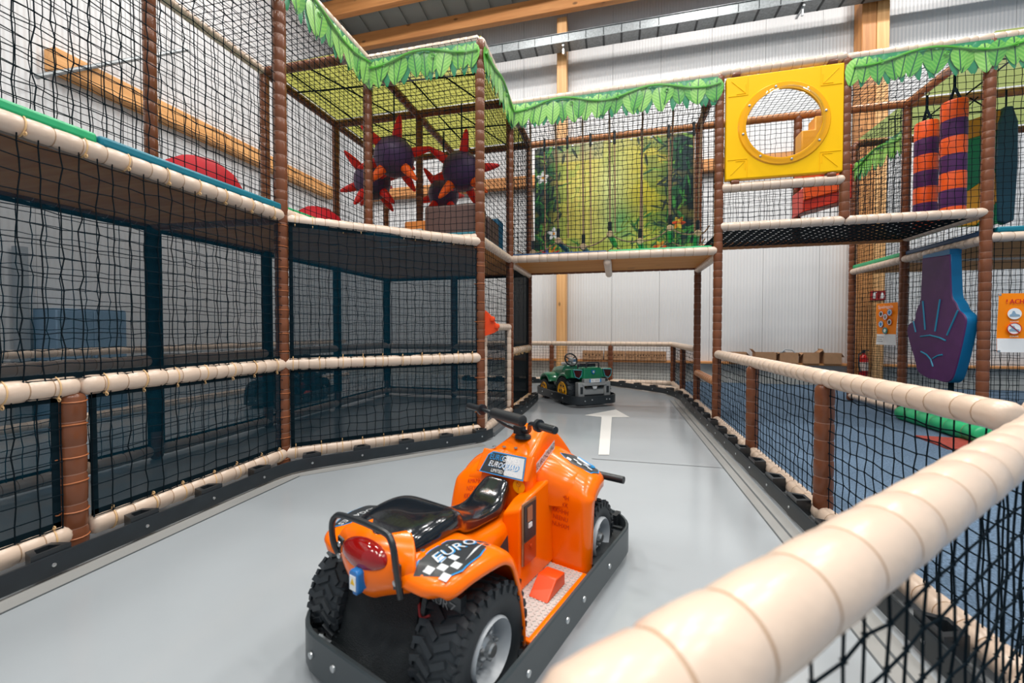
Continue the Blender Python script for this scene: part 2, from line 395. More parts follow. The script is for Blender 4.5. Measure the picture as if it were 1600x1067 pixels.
    # floor
    m = mat('grey_epoxy', (.355, .383, .405), .15, spec=.55, var=.045, vscale=.9)
    b = MB(); b.add([(-8.7, -5, 0), (1.5, -5, 0), (1.5, 12.1, 0), (-8.7, 12.1, 0)], [(0, 1, 2, 3)]); struct(link('floor', b.mesh('floor', [m]), None))
    mc = mat('blue_carpet', (.11, .165, .24), .95, spec=.1, var=.35, vscale=60, bump=(.6, 150))
    b = MB(); b.add([(1.5, -5, 0.002), (14, -5, .002), (14, 12.1, .002), (1.5, 12.1, .002)], [(0, 1, 2, 3)]); o = struct(link('floor', b.mesh('carpet', [mc]), None))
    # lamps
    for (x, y), place in zip(LAMPS, LAMP_PLACES):
        z = 10.75+(12.1-y)*sl-.55
        t = root('bay_lamp', 'white LED bay lamp under the roof above ' + place, 'lamp', (x, y, z), 0, 'LED bay lamps under the roof')
        b = MB(); b.box((0, 0, .06), (1.3, .32, .08)); link('housing', b.mesh('housing', [WHITE]), t)
        b = MB(); b.box((0, 0, .012), (1.2, .26, .012)); link('diffuser', b.mesh('diffuser', [mat('lamp_diffuser', (1, .97, .92), .5, emit=3)]), t)
        b = MB(); b.tube([(0, 0, .1), (0, 0, .55)], .015, 6); link('hanger', b.mesh('hanger', [STEEL]), t)
        ld = bpy.data.lights.new('bay_light', 'AREA'); ld.shape = 'RECTANGLE'; ld.size = 1.2; ld.size_y = .26; ld.energy = LAMP_POWER; ld.color = (1, .968, .925)
        lo = bpy.data.objects.new('bay_light', ld); COL.objects.link(lo); lo.parent = t; lo.location = (0, 0, -.005)
hall()

# =================================================================== padded frame
P2 = post((B, Y2), 0, 6.3, 'tall brown padded post where the straight and slanting mesh fences meet', r=.062, seg=.115)
P3 = post((C, Y3), 0, ZTOP, 'brown padded post carrying the red bracket beside the mesh gate')
post((B, Y3), ZP, ZTOP, 'brown upper post where two leaf garlands meet above the deck')
post((C, Y4), 0, ZTOP, 'brown padded post at the front of the black fabric wall')
post((C, Y5), 0, ZTOP, 'dark brown post at the rear of the black fabric wall')
post((E_, Y4), 0, ZTOP, 'tall brown post between rope bridge and yellow bubble panel')
post((E_, Y5), 0, ZTOP, 'dark brown rear post under the far end of the rope bridge')
post((G, Y4), ZT, ZTOP, 'brown upper post on the other edge of the yellow panel')
post((G, Y5), ZT, ZTOP, 'dark brown upper post behind the red and yellow foam steps')
P7 = post((K, Y4), 0, ZTOP, 'tall brown post next to the orange notice banner')
post((K, Y5), 0, ZTOP, 'dark brown post beside the small orange poster')
post((K, Y6), 0, ZTOP, 'dark brown post standing by the fire extinguisher')
for (y, l) in ((3.35, 'brown post behind the first upper net, red mound beside it'), (4.82, 'brown post close behind the tall front post on the deck'), (6.33, 'dark post under the corner of the olive roof cloth'), (Y5, 'dark corner post behind the spiky balls')):
    post((A, y), 0, ZTOP+(1.2 if y < 4 else 0), l)
    b = MB(); b.lathe([(.069, .3), (.069, 2.46)], 14); o = link('dark_sleeve', b.mesh('dark_sleeve', [HEM]), None, (A, y, 0)); tag(o, 'black fabric sleeve on lower part of ' + {3.35: 'the post under the red mound', 4.82: 'the post behind the tall front post', 6.33: 'the rear post at mid mesh window', Y5: 'the rear corner post'}[y], 'sleeve')
post((B, Y5), 0, ZTOP, 'dark post at the back wall side behind the deck foam blocks')
post((B, Y4), ZP, ZTOP, 'dark brown post in the middle of the ball room')

# top beams
beam((B, -.5, ZTOP), (B, Y3, ZTOP), 'cream top beam over the first long leaf garland')
beam((B, Y3, ZTOP), (C, Y3, ZTOP), 'short cream top beam over the garland facing the track')
beam((C, Y3, ZTOP), (C, Y4, ZTOP), 'cream top beam over the garland leading back to the rope bridge')
beam((C, Y4, ZTOP), (E_, Y4, ZTOP), 'long cream top beam over the rope bridge')
beam((E_, Y4, ZTOP+.02), (G, Y4, ZTOP+.02), 'tan top beam above the yellow bubble panel')
beam((G, Y4, ZTOP), (6.2, Y4, ZTOP), 'cream top beam above the garland over the punching bags')
beam((A, -.5, ZTOP), (A, 3.3, ZTOP), 'tan top beam above the first side net')
beam((A, 3.35, ZTOP), (A, 4.82, ZTOP), 'tan top beam above the second side net')
beam((A, 4.82, ZTOP), (A, Y5, ZTOP), 'brown top beam along the olive roof cloth by the side wall', BROWN)
beam((A, 4.82, ZTOP), (B, 4.86, ZTOP), 'brown cross beam at the front edge of the olive roof cloth', BROWN)
beam((A, 6.33, ZTOP), (C, 6.40, ZTOP), 'brown cross beam under the olive roof cloth', BROWN)
beam((B, Y3, ZTOP), (B, Y5, ZTOP), 'brown lengthwise beam the spiky balls hang from', BROWN)
beam((A, Y5, ZTOP), (C, Y5, ZTOP), 'brown rear beam of the olive roof', BROWN)
beam((C, Y4, ZTOP), (C, Y5, ZTOP), 'brown slanting-looking side beam at the start of the rope bridge', BROWN)
beam((E_, Y4, ZTOP), (E_, Y5, ZTOP), 'brown side beam at the far end of the rope bridge', BROWN)
beam((C, Y5, ZTOP), (E_, Y5, ZTOP), 'tan rear beam above the jungle mural', SADDLE)
beam((E_, Y5, ZTOP), (K, Y5, ZTOP), 'tan rear beam seen through the bubble window', SADDLE)
beam((K, Y4, ZTOP), (K, Y5, ZTOP), 'tan beam from which the punching bags hang', SADDLE)
beam((K, Y5, ZTOP), (7.2, Y5, ZTOP), 'tan cross beam behind the punching bags', SADDLE)
beam((K, Y6, ZTOP), (7.2, Y6, ZTOP), 'dark rear beam at the back of the green roof cloth', BROWN)
beam((5.98, Y4, ZTOP), (5.98, Y5, ZTOP), 'tan beam above the dark blue hanging pad', SADDLE)
# platform beams
pb = beam((B, -.5, ZP), (B, Y2, ZP), 'long cream deck edge beam above the straight mesh fence', r=.064); add_ties(pb, (B, -.5, ZP), (B, Y2, ZP), .064, 16, (1, 0, -1))
pb = beam((B, Y2+.05, ZP-.03), (C, Y3, ZP-.03), 'cream deck beam over the slanting mesh panel', r=.062); add_ties(pb, (B, Y2, ZP), (C, Y3, ZP), .062, 14, (.7, -.7, -1.2))
beam((B, Y2, ZP+.03), (B, Y3, ZP+.03), 'cream deck beam below the second red mound')
beam((B, Y3, ZP+.02), (C, Y3, ZP+.02), 'cream deck beam below the brown foam block')
beam((C, Y3, ZP), (C, Y4, ZP), 'cream deck beam above the mesh gate')
beam((C, Y4, ZP), (E_, Y4, ZP), 'cream front beam of the rope bridge floor', seg=.15)
beam((C, Y5, ZP), (E_, Y5, ZP), 'brown rear beam of the rope bridge floor', BROWN, seg=.15)
beam((C, Y4, ZP-.06), (C, Y5, ZP-.06), 'cream floor beam over the black fabric wall')
beam((E_, Y4, ZP-.06), (E_, Y5, ZP-.06), 'cream floor beam at the far end of the bridge')
beam((-.13, Y4, ZP-.09), (-.13, Y5, ZP-.09), 'cream cross beam under the middle of the bridge')
for (y0, y1, l) in ((.3, 3.3, 'first'), (3.4, 6.3, 'second'), (6.35, Y5, 'third')):
    beam((A, y0, ZP), (A, y1, ZP), f'dark {l} rear deck beam above the mesh windows', BROWN)
beam((A, Y5, ZP), (C, Y5, ZP), 'dark deck beam along the back of the covered lane', BROWN)
beam((A, 3.35, ZP-.02), (B, Y2, ZP-.02), 'dark cross beam under the deck', BROWN)
# raised net floor and the bays to its side
beam((E_, Y4, ZT), (G, Y4, ZT), 'cream beam below the net under the yellow panel'); beam((G, Y4, ZT), (K, Y4, ZT), 'cream beam at the front of the webbing floor by the punching bags')
beam((E_, Y5, ZT), (K, Y5, ZT), 'tan beam at the back of the webbing floor', SADDLE); beam((K, Y4, ZT), (K, Y5, ZT), 'cream side beam of the webbing floor')
beam((E_+.03, Y4, 3.37), (G, Y4, 3.37), 'cream beam directly under the yellow panel', r=.064)
beam((K, Y4, ZP), (K, Y5, ZP), 'cream beam the purple foam hand hangs from'); beam((K, Y5, ZP), (K, Y6, ZP), 'cream beam with green edge over the small poster')
beam((K, Y4, ZP+.02), (7.2, Y4, ZP+.02), 'cream beam above the orange notice banner'); beam((K, Y5, ZP), (7.2, Y5, ZP), 'dim beam under the far deck behind the foam hand', CREAM)
rail((K, Y5, .1), (K, Y6, .1), 'low cream floor rail on the blue carpet', r=.055)

# fences round the track
m1 = rail((B, -.5, ZR), (B, Y1, ZR), 'cream middle rail of the straight mesh fence, outer length', r=.066); add_ties(m1, (B, -.5, ZR), (B, Y1, ZR), .066, 10, (.6, 0, -1))
m1 = rail((B, Y1, ZR), (B, Y2, ZR), 'cream middle rail between short brown post and tall post', r=.066); add_ties(m1, (B, Y1, ZR), (B, Y2, ZR), .066, 7, (.6, 0, -1))
m1 = rail((B, Y2, ZR), (C, Y3, ZR), 'cream middle rail of the slanting mesh panel', r=.064); add_ties(m1, (B, Y2, ZR), (C, Y3, ZR), .064, 10, (.4, -.4, 1))
m1 = rail((B, -.5, .14), (B, Y1-.05, .14), 'cream floor rail before the short brown post', r=.066); add_ties(m1, (B, -.5, .09), (B, Y1, .09), .066, 9, (.5, 0, 1))
m1 = rail((B, Y1+.04, .14), (B, Y2, .14), 'cream floor rail behind the black kerb, short post to tall post', r=.066); add_ties(m1, (B, Y1, .09), (B, Y2, .09), .066, 7, (.5, 0, 1))
m1 = rail((B, Y2, .14), (C, Y3, .14), 'cream floor rail of the slanting mesh panel', r=.064); add_ties(m1, (B, Y2, .09), (C, Y3, .09), .064, 10, (.4, -.4, 1))
sp = post((B, 1.79), .02, ZR-.04, 'short stout brown post in the straight mesh fence', r=.068, seg=.17, n=20)
add_ties(sp, (B, 1.79, .02), (B, 1.79, ZR), .068, 6, (0, -1, 0), TIE_O)
add_ties(P2, (B, Y2, 0), (B, Y2, 2.5), .062, 12, (0, 1, 0), TIE_O); add_ties(P3, (C, Y3, 0), (C, Y3, 2.5), .06, 11, (-1, -1, 0), TIE_O)
rail((C, Y3, .09), (C, Y4, .09), 'cream sill rail under the mesh gate')
bk = rail((C, Y4, .09), (C, Y5, .09), 'cream floor rail below the black fabric wall'); add_ties(bk, (C, Y4, .09), (C, Y5, .09), .06, 10, (.6, 0, 1))
bk = rail((C, Y4, ZR), (C, Y5, ZR), 'cream middle rail across the black fabric wall'); add_ties(bk, (C, Y4, ZR), (C, Y5, ZR), .06, 10, (.6, 0, -1))
# fence between track and carpet
F1 = (1.40, Y4); F0 = (1.46, 1.93)
rail((1.405, 6.40, ZR), (1.425, 3.30, ZR+.005), 'long cream rail of the fence between track and blue carpet', r=.060)
rail((1.425, 3.30, ZR+.005), (1.47, 1.98, ZR+.005), 'cream rail end piece at the corner by the close blurred rail', r=.062)
rail((1.40, Y4, .09), (1.41, 3.30, .09), 'cream floor rail of the carpet-side fence'); rail((1.41, 3.30, .09), (1.47, 1.90, .09), 'cream floor rail running on past the short post')
post((1.40, 4.85), .1, ZR-.04, 'short brown post halfway along the carpet-side fence'); post((1.42, 3.34), .1, ZR-.04, 'short brown post of the carpet-side fence closest to the corner', n=20)
rail((1.40, Y4+.05, .62), (1.40, Y5-.05, .62), 'saddle-brown rail between two posts under the bridge', SADDLE); rail((1.40, Y4, .09), (1.40, Y5, .09), 'cream floor rail under the far end of the bridge')
YF = 10.65
rail((1.38, Y5, ZR), (1.34, YF, ZR), 'cream rail of the far fence running back to its corner'); rail((1.38, Y5, .09), (1.34, YF, .09), 'cream floor rail at the far fence corner')
rail((1.34, YF, ZR), (-.13, YF, ZR), 'cream far fence rail in front of the stacked boxes'); rail((-.13, YF, ZR), (-1.61, YF, ZR), 'cream far fence rail above the green kart'); rail((-1.61, YF, ZR), (-4.2, YF, ZR), 'cream far fence rail by the timber column')
rail((1.34, YF, .09), (-.13, YF, .09), 'cream floor rail of the far fence below the boxes'); rail((-.13, YF, .09), (-4.2, YF, .09), 'cream floor rail behind the green kart')
rail((1.30, 9.50, .09), (-.13, YF-.1, .09), 'slanting cream floor rail cutting the far corner')
for (x, y, l) in ((1.34, YF, 'brown corner post of the far fence'), (-.13, YF, 'brown far fence post behind the green kart'), (-1.61, YF, 'brown far fence post by the kart steering wheel'), (1.37, 9.35, 'brown far fence post next to the fence corner')):
    post((x, y), .1, ZR-.03, l)
# close rail across the corner and its net
nz = 1.03  # height of the close rail
rail((-.45, -.015, .955), (-.062, .362, .968), 'blurred cream rail tip at the bottom edge of the view', r=.054, n=40, seg=.12)
rail((-.052, .371, .978), (1.47, 1.853, 1.041), 'thick blurred cream rail closest to the viewer', r=.060, n=48, seg=.145)
rail((1.47, 1.86, .12), (.0, .43, .12), 'cream floor rail under the close blurred rail'); 
rail((1.55, 2.02, ZR+.01), (2.25, 2.2, 1.22), 'cream slanting handrail starting at the fence corner')
net((.02, .44, .10), (1.41, 1.38, 0), (0, 0, .92), 'black knotted net hanging under the close blurred rail', cell=.095, r=.0034)
net((1.405, Y4, .12), (.005, -1.6, 0), (0, 0, .88), 'black fence net far bay beside the carpet', cell=.08); net((1.41, 4.85, .12), (.01, -1.5, 0), (0, 0, .88), 'black fence net between the two short brown posts', cell=.08); net((1.42, 3.34, .12), (.05, -1.4, 0), (0, 0, .88), 'black fence net between short post and corner', cell=.08)
net((1.40, Y5, .12), (0, -1.5, 0), (0, 0, .48), 'black net under the saddle-brown rail', cell=.075); net((1.34, YF, .12), (.03, -2.65, 0), (0, 0, .88), 'black net on the returning side of the far fence', cell=.075)
net((1.34, YF, .12), (-1.47, 0, 0), (0, 0, .88), 'black far fence net in front of the stacked boxes', cell=.075); net((-.13, YF, .12), (-1.48, 0, 0), (0, 0, .88), 'black far fence net behind the green kart', cell=.075); net((-1.61, YF, .12), (-2.5, 0, 0), (0, 0, .88), 'black far fence net behind the timber column side', cell=.075)
# far lane behind the mesh windows
rail((-7.7, 1, 1.05), (-7.7, 10.6, 1.05), 'tan rail of the lane fence against the side wall'); rail((-7.6, 1, .09), (-7.6, 10.6, .09), 'tan floor rail of the lane against the side wall')
rail((A, -.5, ZR+.02), (A, 3.3, ZR+.02), 'grey-looking inner rail behind the straight mesh fence'); rail((A, 3.4, ZR+.02), (A, 6.3, ZR+.02), 'inner rail behind the slanting mesh panel'); rail((A, 6.36, ZR+.02), (A, Y5, ZR+.02), 'inner rail at the rear corner of the lane')
rail((A, -.5, .09), (A, 3.3, .09), 'inner floor rail before the sleeved post'); rail((A, 3.4, .09), (A, Y5, .09), 'inner floor rail running to the rear corner')
rail((A, Y5, .09), (C, Y5, .09), 'inner floor rail along the back of the covered lane'); rail((A, Y5, ZR), (C, Y5, ZR), 'inner rail along the back of the covered lane')

# ---- nets of the upper storey
net((B, -.3, ZP+.08), (0, Y2+.3, 0), (0, 0, 2.4), 'tall black net over the long deck edge beam', cell=.085, r=.0040, jit=.010)
net((A, -.2, ZP+.08), (0, 3.55, 0), (0, 0, 2.4), 'black net in front of the long timber wall beam', cell=.085); net((A, 3.35, ZP+.08), (0, 1.47, 0), (0, 0, 2.4), 'black side net beside the first red mound', cell=.085)
net((A, 4.82, ZP+.08), (0, 1.5, 0), (0, 0, 2.4), 'black side net behind the second red mound', cell=.085); net((A, 6.33, ZP+.08), (0, 1.6, 0), (0, 0, 2.4), 'black side net at the rear corner of the ball room', cell=.085)
net((A, -.3, ZTOP), (1.53, 0, 0), (0, 5.1, 0), 'black net roof over the open deck', cell=.085)
net((B, Y2, ZP+.08), (0, 1.5, 0), (0, 0, 2.4), 'black net between tall front post and garland corner', cell=.085)
net((B, Y3, ZP+.06), (1.57, 0, 0), (0, 0, 2.4), 'black net in front of the spiky balls', cell=.08); net((C, Y3, ZP+.06), (0, 1.5, 0), (0, 0, 2.4), 'black net facing the track beside the blue foam block', cell=.08)
net((A, Y5, ZP+.06), (3.1, 0, 0), (0, 0, 2.4), 'black rear net of the ball room', cell=.08)
net((A, 4.86, ZTOP-.03), (3.1, 0, 0), (0, 3.1, 0), 'black net hung under the olive roof cloth', cell=.085)
net((C, Y4, ZP+.06), (3.05, 0, 0), (0, 0, 2.4), 'black net across the front of the rope bridge', cell=.070, r=.0048)
net((C, Y4, ZTOP), (3.05, 0, 0), (0, 1.5, 0), 'black net roof over the rope bridge', cell=.08)
net((C, Y4, ZP+.06), (0, 1.5, 0), (0, 0, 2.4), 'black side net at the start of the rope bridge', cell=.08); net((E_, Y5, ZT), (3.05, 0, 0), (0, 0, 2.1), 'black rear net behind bubble panel and punching bags', cell=.08)
net((E_, Y4, ZT+.05), (1.53, 0, 0), (0, 0, .5), 'strip of black net under the yellow panel', cell=.075); net((G, Y4, ZT+.05), (1.52, 0, 0), (0, 0, 2.05), 'black net in front of the punching bags', cell=.08)
net((E_, Y4, ZTOP), (3.05, 0, 0), (0, 1.5, 0), 'black net roof behind the yellow panel', cell=.08)
net((K, Y4, ZP+.05), (2.4, 0, 0), (0, 0, 2.4), 'black net above the orange notice banner', cell=.08); net((K, Y4, .1), (2.4, 0, 0), (0, 0, 2.36), 'black net behind the orange notice banner', cell=.085)
net((K+.02, Y5, .1), (0, 1.5, 0), (0, 0, 2.36), 'black net behind the small orange poster', cell=.08); net((K+.02, Y4, .1), (0, 1.5, 0), (0, 0, 2.36), 'black net behind the purple foam hand', cell=.085)
net((K, Y5, ZP), (0, 1.5, 0), (0, 0, 2.4), 'black net beyond the webbing floor by the broad column', cell=.08); net((K, Y4, ZP+.06), (0, 1.5, 0), (0, 0, .3), 'thin strip of black net between two beams above the foam hand', cell=.075)
net((K, Y6, .1), (2.6, 0, 0), (0, 0, 4.8), 'black rear net past the punching bags', cell=.09)

# ---- mesh fabric
mesh_panel((B+.02, -.5, ZR+.05), (0, 3.95, 0), (0, 0, 1.42), 'fine black mesh screen over the middle rail of the straight fence', seed=1, wrinkle=.004)
mesh_panel((B+.02, 1.87, .2), (0, 1.55, 0), (0, 0, .78), 'low black mesh panel between short post and tall post', MESHL, seed=3, wrinkle=.004, cell=.1)
mesh_panel((B+.02, -.5, .2), (0, 2.22, 0), (0, 0, .78), 'low black mesh panel before the short stout post', MESHL, seed=4, wrinkle=.004, cell=.1)
mesh_panel((B+.06, Y2+.03, ZR+.05), (1.5, 1.44, 0), (0, 0, 1.36), 'large wrinkled black mesh panel of the slanting fence', MESHL, seed=5, wrinkle=.03)
mesh_panel((B+.06, Y2+.03, .2), (1.5, 1.44, 0), (0, 0, .78), 'low black mesh panel of the slanting fence', MESHL, seed=6, wrinkle=.004)
mesh_panel((C, Y4+.05, ZR+.05), (0, 1.4, 0), (0, 0, 1.38), 'opaque black fabric wall beside the gate, upper half', MESHD, seed=7, withnet=False); mesh_panel((C, Y4+.05, .14), (0, 1.4, 0), (0, 0, .84), 'opaque black fabric wall beside the gate, lower half', MESHD, seed=8, withnet=False)
mesh_panel((A, -.4, .14), (0, 3.7, 0), (0, 0, 2.3), 'inner mesh screen behind the straight fence', MESHR, seed=9, wrinkle=.002, cell=.09); mesh_panel((A, 3.4, .14), (0, 1.4, 0), (0, 0, 2.3), 'inner mesh screen behind the tall front post', MESHR, seed=10, wrinkle=.002)
mesh_panel((A, 4.87, .14), (0, 1.42, 0), (0, 0, 2.3), 'inner mesh screen in the middle of the covered lane', MESHR, seed=11, wrinkle=.002); mesh_panel((A, 6.37, .14), (0, 1.55, 0), (0, 0, 2.3), 'inner mesh screen at the rear corner', MESHR, seed=12, wrinkle=.002)
mesh_panel((A+.05, Y5, .14), (1.45, 0, 0), (0, 0, 2.3), 'rear mesh screen of the covered lane', MESHR, seed=13, wrinkle=.002); mesh_panel((B+.05, Y5, .14), (1.5, 0, 0), (0, 0, 2.3), 'rear mesh screen behind the gate', MESHR, seed=14, wrinkle=.002)

# ---- decks
def deck(x0, x1, y0, y1, z, label, poly=None):
    b = MB()
    if poly: b.prism(poly, .04, (0, 0, z), ((1, 0, 0), (0, 1, 0), (0, 0, 1)))
    else: b.box(((x0+x1)/2, (y0+y1)/2, z), (x1-x0, y1-y0, .04))
    o = link('deck_board', b.mesh('deck_board', [PLY]), None); return tag(o, label, 'deck')
deck(A, B-.02, -.5, Y2, ZP-.01, 'plywood deck over the covered lane beside the straight fence')
deck(0, 0, 0, 0, ZP-.012, 'plywood deck of the ball room with a slanting corner', [(A, Y2+.01), (B, Y2+.01), (C-.02, Y3), (C-.02, Y5), (A, Y5)])
deck(C, -.14, Y4+.03, Y5-.03, ZP-.01, 'plywood bridge floor on the mesh gate side'); deck(-.12, E_, Y4+.03, Y5-.03, ZP-.01, 'plywood bridge floor on the yellow panel side')
deck(K+.05, 7.2, Y4, Y6, ZP-.01, 'dark deck beyond the purple foam hand')
def pad(x0, x1, y0, y1, m, label, z=ZP+.045, h=.07):
    b = MB(); b.box((0, 0, 0), (x1-x0, y1-y0, h)); o = link('floor_pad', b.mesh('floor_pad', [m]), None, ((x0+x1)/2, (y0+y1)/2, z)); bevel(o, .02, 3); return tag(o, label, 'floor pad')
BLUEP = mat('blue_vinyl', (.01, .06, .16), .4)
pad(A+.05, B+.045, -.4, 1.93, GREEN, 'green floor pad along the long deck edge', ZP+.075); pad(A+.05, B+.045, 1.94, 3.42, TEAL, 'teal floor pad along the long deck edge', ZP+.075)
pad(A+.05, B-.05, 3.46, 4.8, GREEN, 'green floor pad below the second red mound', ZP+.105); pad(A+.05, B-.05, 4.82, 6.3, GREEN, 'green floor pad deep in the ball room', ZP+.09)
pad(B, C-.05, 5.0, 6.4, TEAL, 'teal floor pad under the brown foam block', ZP+.09); pad(C+.03, -.14, Y4-.02, Y5-.1, BLUEP, 'dark blue floor pad on the bridge'); pad(-.12, E_-.08, Y4-.02, Y5-.1, GREEN, 'green floor pad on the bridge')
pad(K-.02, 6, Y5+.05, Y6, GREEN, 'green floor pad edge over the small poster', ZP+.09); pad(K-.02, 5.9, Y4+.08, Y5-.05, BLUEP, 'dark blue floor pad edge over the foam hand', ZP+.09); pad(K+.1, 7.2, Y4-.03, Y4+.07, TEAL, 'teal floor pad edge above the notice banner', ZP+.11)
# webbing floor
t = root('webbing_floor', 'wide black webbing floor with small square holes', 'webbing', ((E_+K)/2, (Y4+Y5)/2, ZT-.02))
nx = 27; ny = 13
b = MB(); b.box((0, 0, 0), (.074, 1.45, .005)); mc1 = b.mesh('cross_strap', [NETM], smooth=False); b = MB(); b.box((0, 0, 0), (K-E_-.1, .074, .005)); mc2 = b.mesh('long_strap', [NETM], smooth=False)
for i in range(nx): link('cross_strap', mc1, t, (-(K-E_)/2+.08+(K-E_-.16)*i/(nx-1), 0, .002*(i % 2)))
for j in range(ny): link('long_strap', mc2, t, (0, -.69+1.38*j/(ny-1), .006))
# roof cloths
OLIVE = translucent('olive_shade_cloth', (.30, .30, .075), .65); OLG = translucent('green_shade_cloth', (.24, .29, .11), .6)
def cloth(x0, x1, y0, y1, m, label, z=ZTOP+.09):
    t = root('shade_cloth', label, 'roof cloth', ((x0+x1)/2, (y0+y1)/2, z)); a = (x1-x0)/2; c = (y1-y0)/2
    b = MB(); b.grid(lambda s, q: Vector((-a+2*a*s, -c+2*c*q, -.05*math.sin(PI*s)*math.sin(PI*q))), 10, 10); link('cloth', b.mesh('cloth', [m], sharp=None), t)
    for (p, q) in (((-a, -c*.3), (a, -c*.1)), ((-a*.2, -c), (a*.5, c)), ((-a*.6, -c), (-a*.5, c))):
        b = MB(); b.tube([(p[0], p[1], -.07), (q[0], q[1], -.07)], .012, 5); link('strap', b.mesh('strap', [NETM]), t)
    return t
cloth(A, B, 4.85, 6.35, OLIVE, 'olive roof cloth beside the side wall'); cloth(B, C, 5.0, 6.4, OLIVE, 'bright olive roof cloth above the hanging balls'); cloth(A, B, 6.4, Y5, OLIVE, 'olive roof cloth in the rear corner'); cloth(B, C, 6.45, Y5, OLIVE, 'olive roof cloth close to the rope bridge')
cloth(K+.05, 7.2, Y4, Y5, OLG, 'green roof cloth above the teal hanging pad'); cloth(K+.05, 7.2, Y5+.05, Y6, OLG, 'green roof cloth at the back behind the punching bags')
# =================================================================== leaf garlands
def leaf_mat(name, base, rib):
    m = mat(name, base, .28, spec=.5); nt = m.node_tree; bs = nt.nodes['Principled BSDF']
    tc = nt.nodes.new('ShaderNodeTexCoord'); sx = nt.nodes.new('ShaderNodeSeparateXYZ'); nt.links.new(tc.outputs['Object'], sx.inputs[0])
    def M(op, a, b=None):
        n = nt.nodes.new('ShaderNodeMath'); n.operation = op
        for i, q in enumerate((a, b)):
            if q is None: continue
            if isinstance(q, (int, float)): n.inputs[i].default_value = q
            else: nt.links.new(q, n.inputs[i])
        return n.outputs[0]
    ax = M('ABSOLUTE', sx.outputs['X'])
    s = M('SINE', M('MULTIPLY', M('ADD', sx.outputs['Z'], M('MULTIPLY', ax, -.9)), 130))
    st = M('MULTIPLY', M('GREATER_THAN', s, .1), M('GREATER_THAN', ax, .012))
    mx = nt.nodes.new('ShaderNodeMix'); mx.data_type = 'RGBA'; mx.inputs[6].default_value = (*base, 1); mx.inputs[7].default_value = (*rib, 1)
    nt.links.new(M('MULTIPLY', st, .55), mx.inputs[0])
    m2 = nt.nodes.new('ShaderNodeMix'); m2.data_type = 'RGBA'; m2.inputs[7].default_value = (.004, .07, .045, 1)
    nt.links.new(mx.outputs[2], m2.inputs[6]); nt.links.new(M('LESS_THAN', ax, .006), m2.inputs[0]); nt.links.new(m2.outputs[2], bs.inputs['Base Color'])
    return m
LEAVES = [leaf_mat('leaf_light', (.15, .50, .06), (.32, .66, .11)), leaf_mat('leaf_mid', (.08, .38, .045), (.20, .54, .08)), leaf_mat('leaf_pale', (.24, .58, .10), (.44, .74, .20))]
LEAF_D = mat('leaf_dark', (.012, .26, .10), .3); VINE = mat('vine_green', (.10, .42, .04), .35)
FILM = see_through('clear_film', (.95, .97, .96), .045, .10)
def leaf_mesh(m, wd, ln):
    b = MB(); prof = [(.12, 0), (.34, .10), (.49, .28), (.48, .50), (.32, .76), (.14, .93), (0, 1)]
    vs = []; fs = []
    for (x, z) in prof[:-1]:
        vs += [(-x*wd, .0, -z*ln), (0, -.008, -z*ln), (x*wd, 0, -z*ln)]
    for i in range(len(prof)-2):
        a = i*3; fs += [(a, a+3, a+4, a+1), (a+1, a+4, a+5, a+2)]
    n = len(vs); vs.append((0, 0, -ln)); a = n-3; fs += [(a, n, a+1), (a+1, n, a+2)]
    b.add(vs, fs); return b.mesh('leaf', [m])
LM = [leaf_mesh(m, w_, l_) for m, w_, l_ in ((LEAVES[0], .20, .34), (LEAVES[1], .19, .32), (LEAVES[2], .215, .36), (LEAVES[0], .18, .30))]
LMD = leaf_mesh(LEAF_D, .13, .39)
def garland(p0, p1, label, out, seed, drop=.045, scale=1.0, film=True):
    rnd = random.Random(seed); p0 = Vector(p0); p1 = Vector(p1); d = p1-p0; L = d.length; d.normalize()
    t = root('leaf_garland', label, 'garland', p0, math.atan2(d.y, d.x))
    s = 1 if (Matrix.Rotation(-math.atan2(d.y, d.x), 3, 'Z') @ Vector(out)).y < 0 else -1   # local -y is outward when s=1
    n = int(L/(.135*scale))
    for i in range(n+1):
        x = min(L-.05, max(.05, L*i/n+rnd.uniform(-.02, .02)))
        o = link('leaf', LM[rnd.randrange(4)], t, (x, -s*(.062+.006*(i % 3)), -drop-.02+rnd.uniform(-.02, .02)), (0 if s > 0 else 0, rnd.uniform(-.28, .28), 0 if s > 0 else PI)); o.scale = (scale,)*3
        o = link('leaf', LMD, t, (min(L-.06, x+.09), -s*.052, -drop), (0, rnd.uniform(-.25, .25), 0 if s > 0 else PI)); o.scale = (scale,)*3
    b = MB(); b.grid(lambda a, c: Vector((a*L, -s*.05, -.03-.13*scale*c)), 12, 1); link('backing', b.mesh('backing', [LEAF_D]), t)
    b = MB(); N = max(10, int(L*14)); pts = [(L*i/N, -s*.085, -.11-.06*math.sin(2*PI*i/N*L/1.35+1)) for i in range(N+1)]
    b.tube(pts, .018, 6)
    for k in range(int(L/.68)): 
        x = .3+.68*k; b.tube([(x+.022*math.cos(a), -s*.09, -.15+.022*math.sin(a)) for a in [i*.7 for i in range(9)]], .008, 5)
    link('vine', b.mesh('vine', [VINE]), t)
    if film:
        b = MB(); b.grid(lambda a, c: Vector((a*L, -s*(.10+.02*math.sin(17*a*L+3*c)*c+.012*math.sin(41*a*L)*c), -.04-.40*scale*c)), int(L*26), 8)
        link('clear_film', b.mesh('clear_film', [FILM], sharp=None), t)
    return t
garland((B, 1.6, ZTOP), (B, Y3, ZTOP), 'leaf garland running over the net-walled deck toward the roof corner', (1, 0, 0), 1)
garland((B, Y3, ZTOP), (C, Y3, ZTOP), 'leaf garland above the spiky balls', (0, -1, 0), 2)
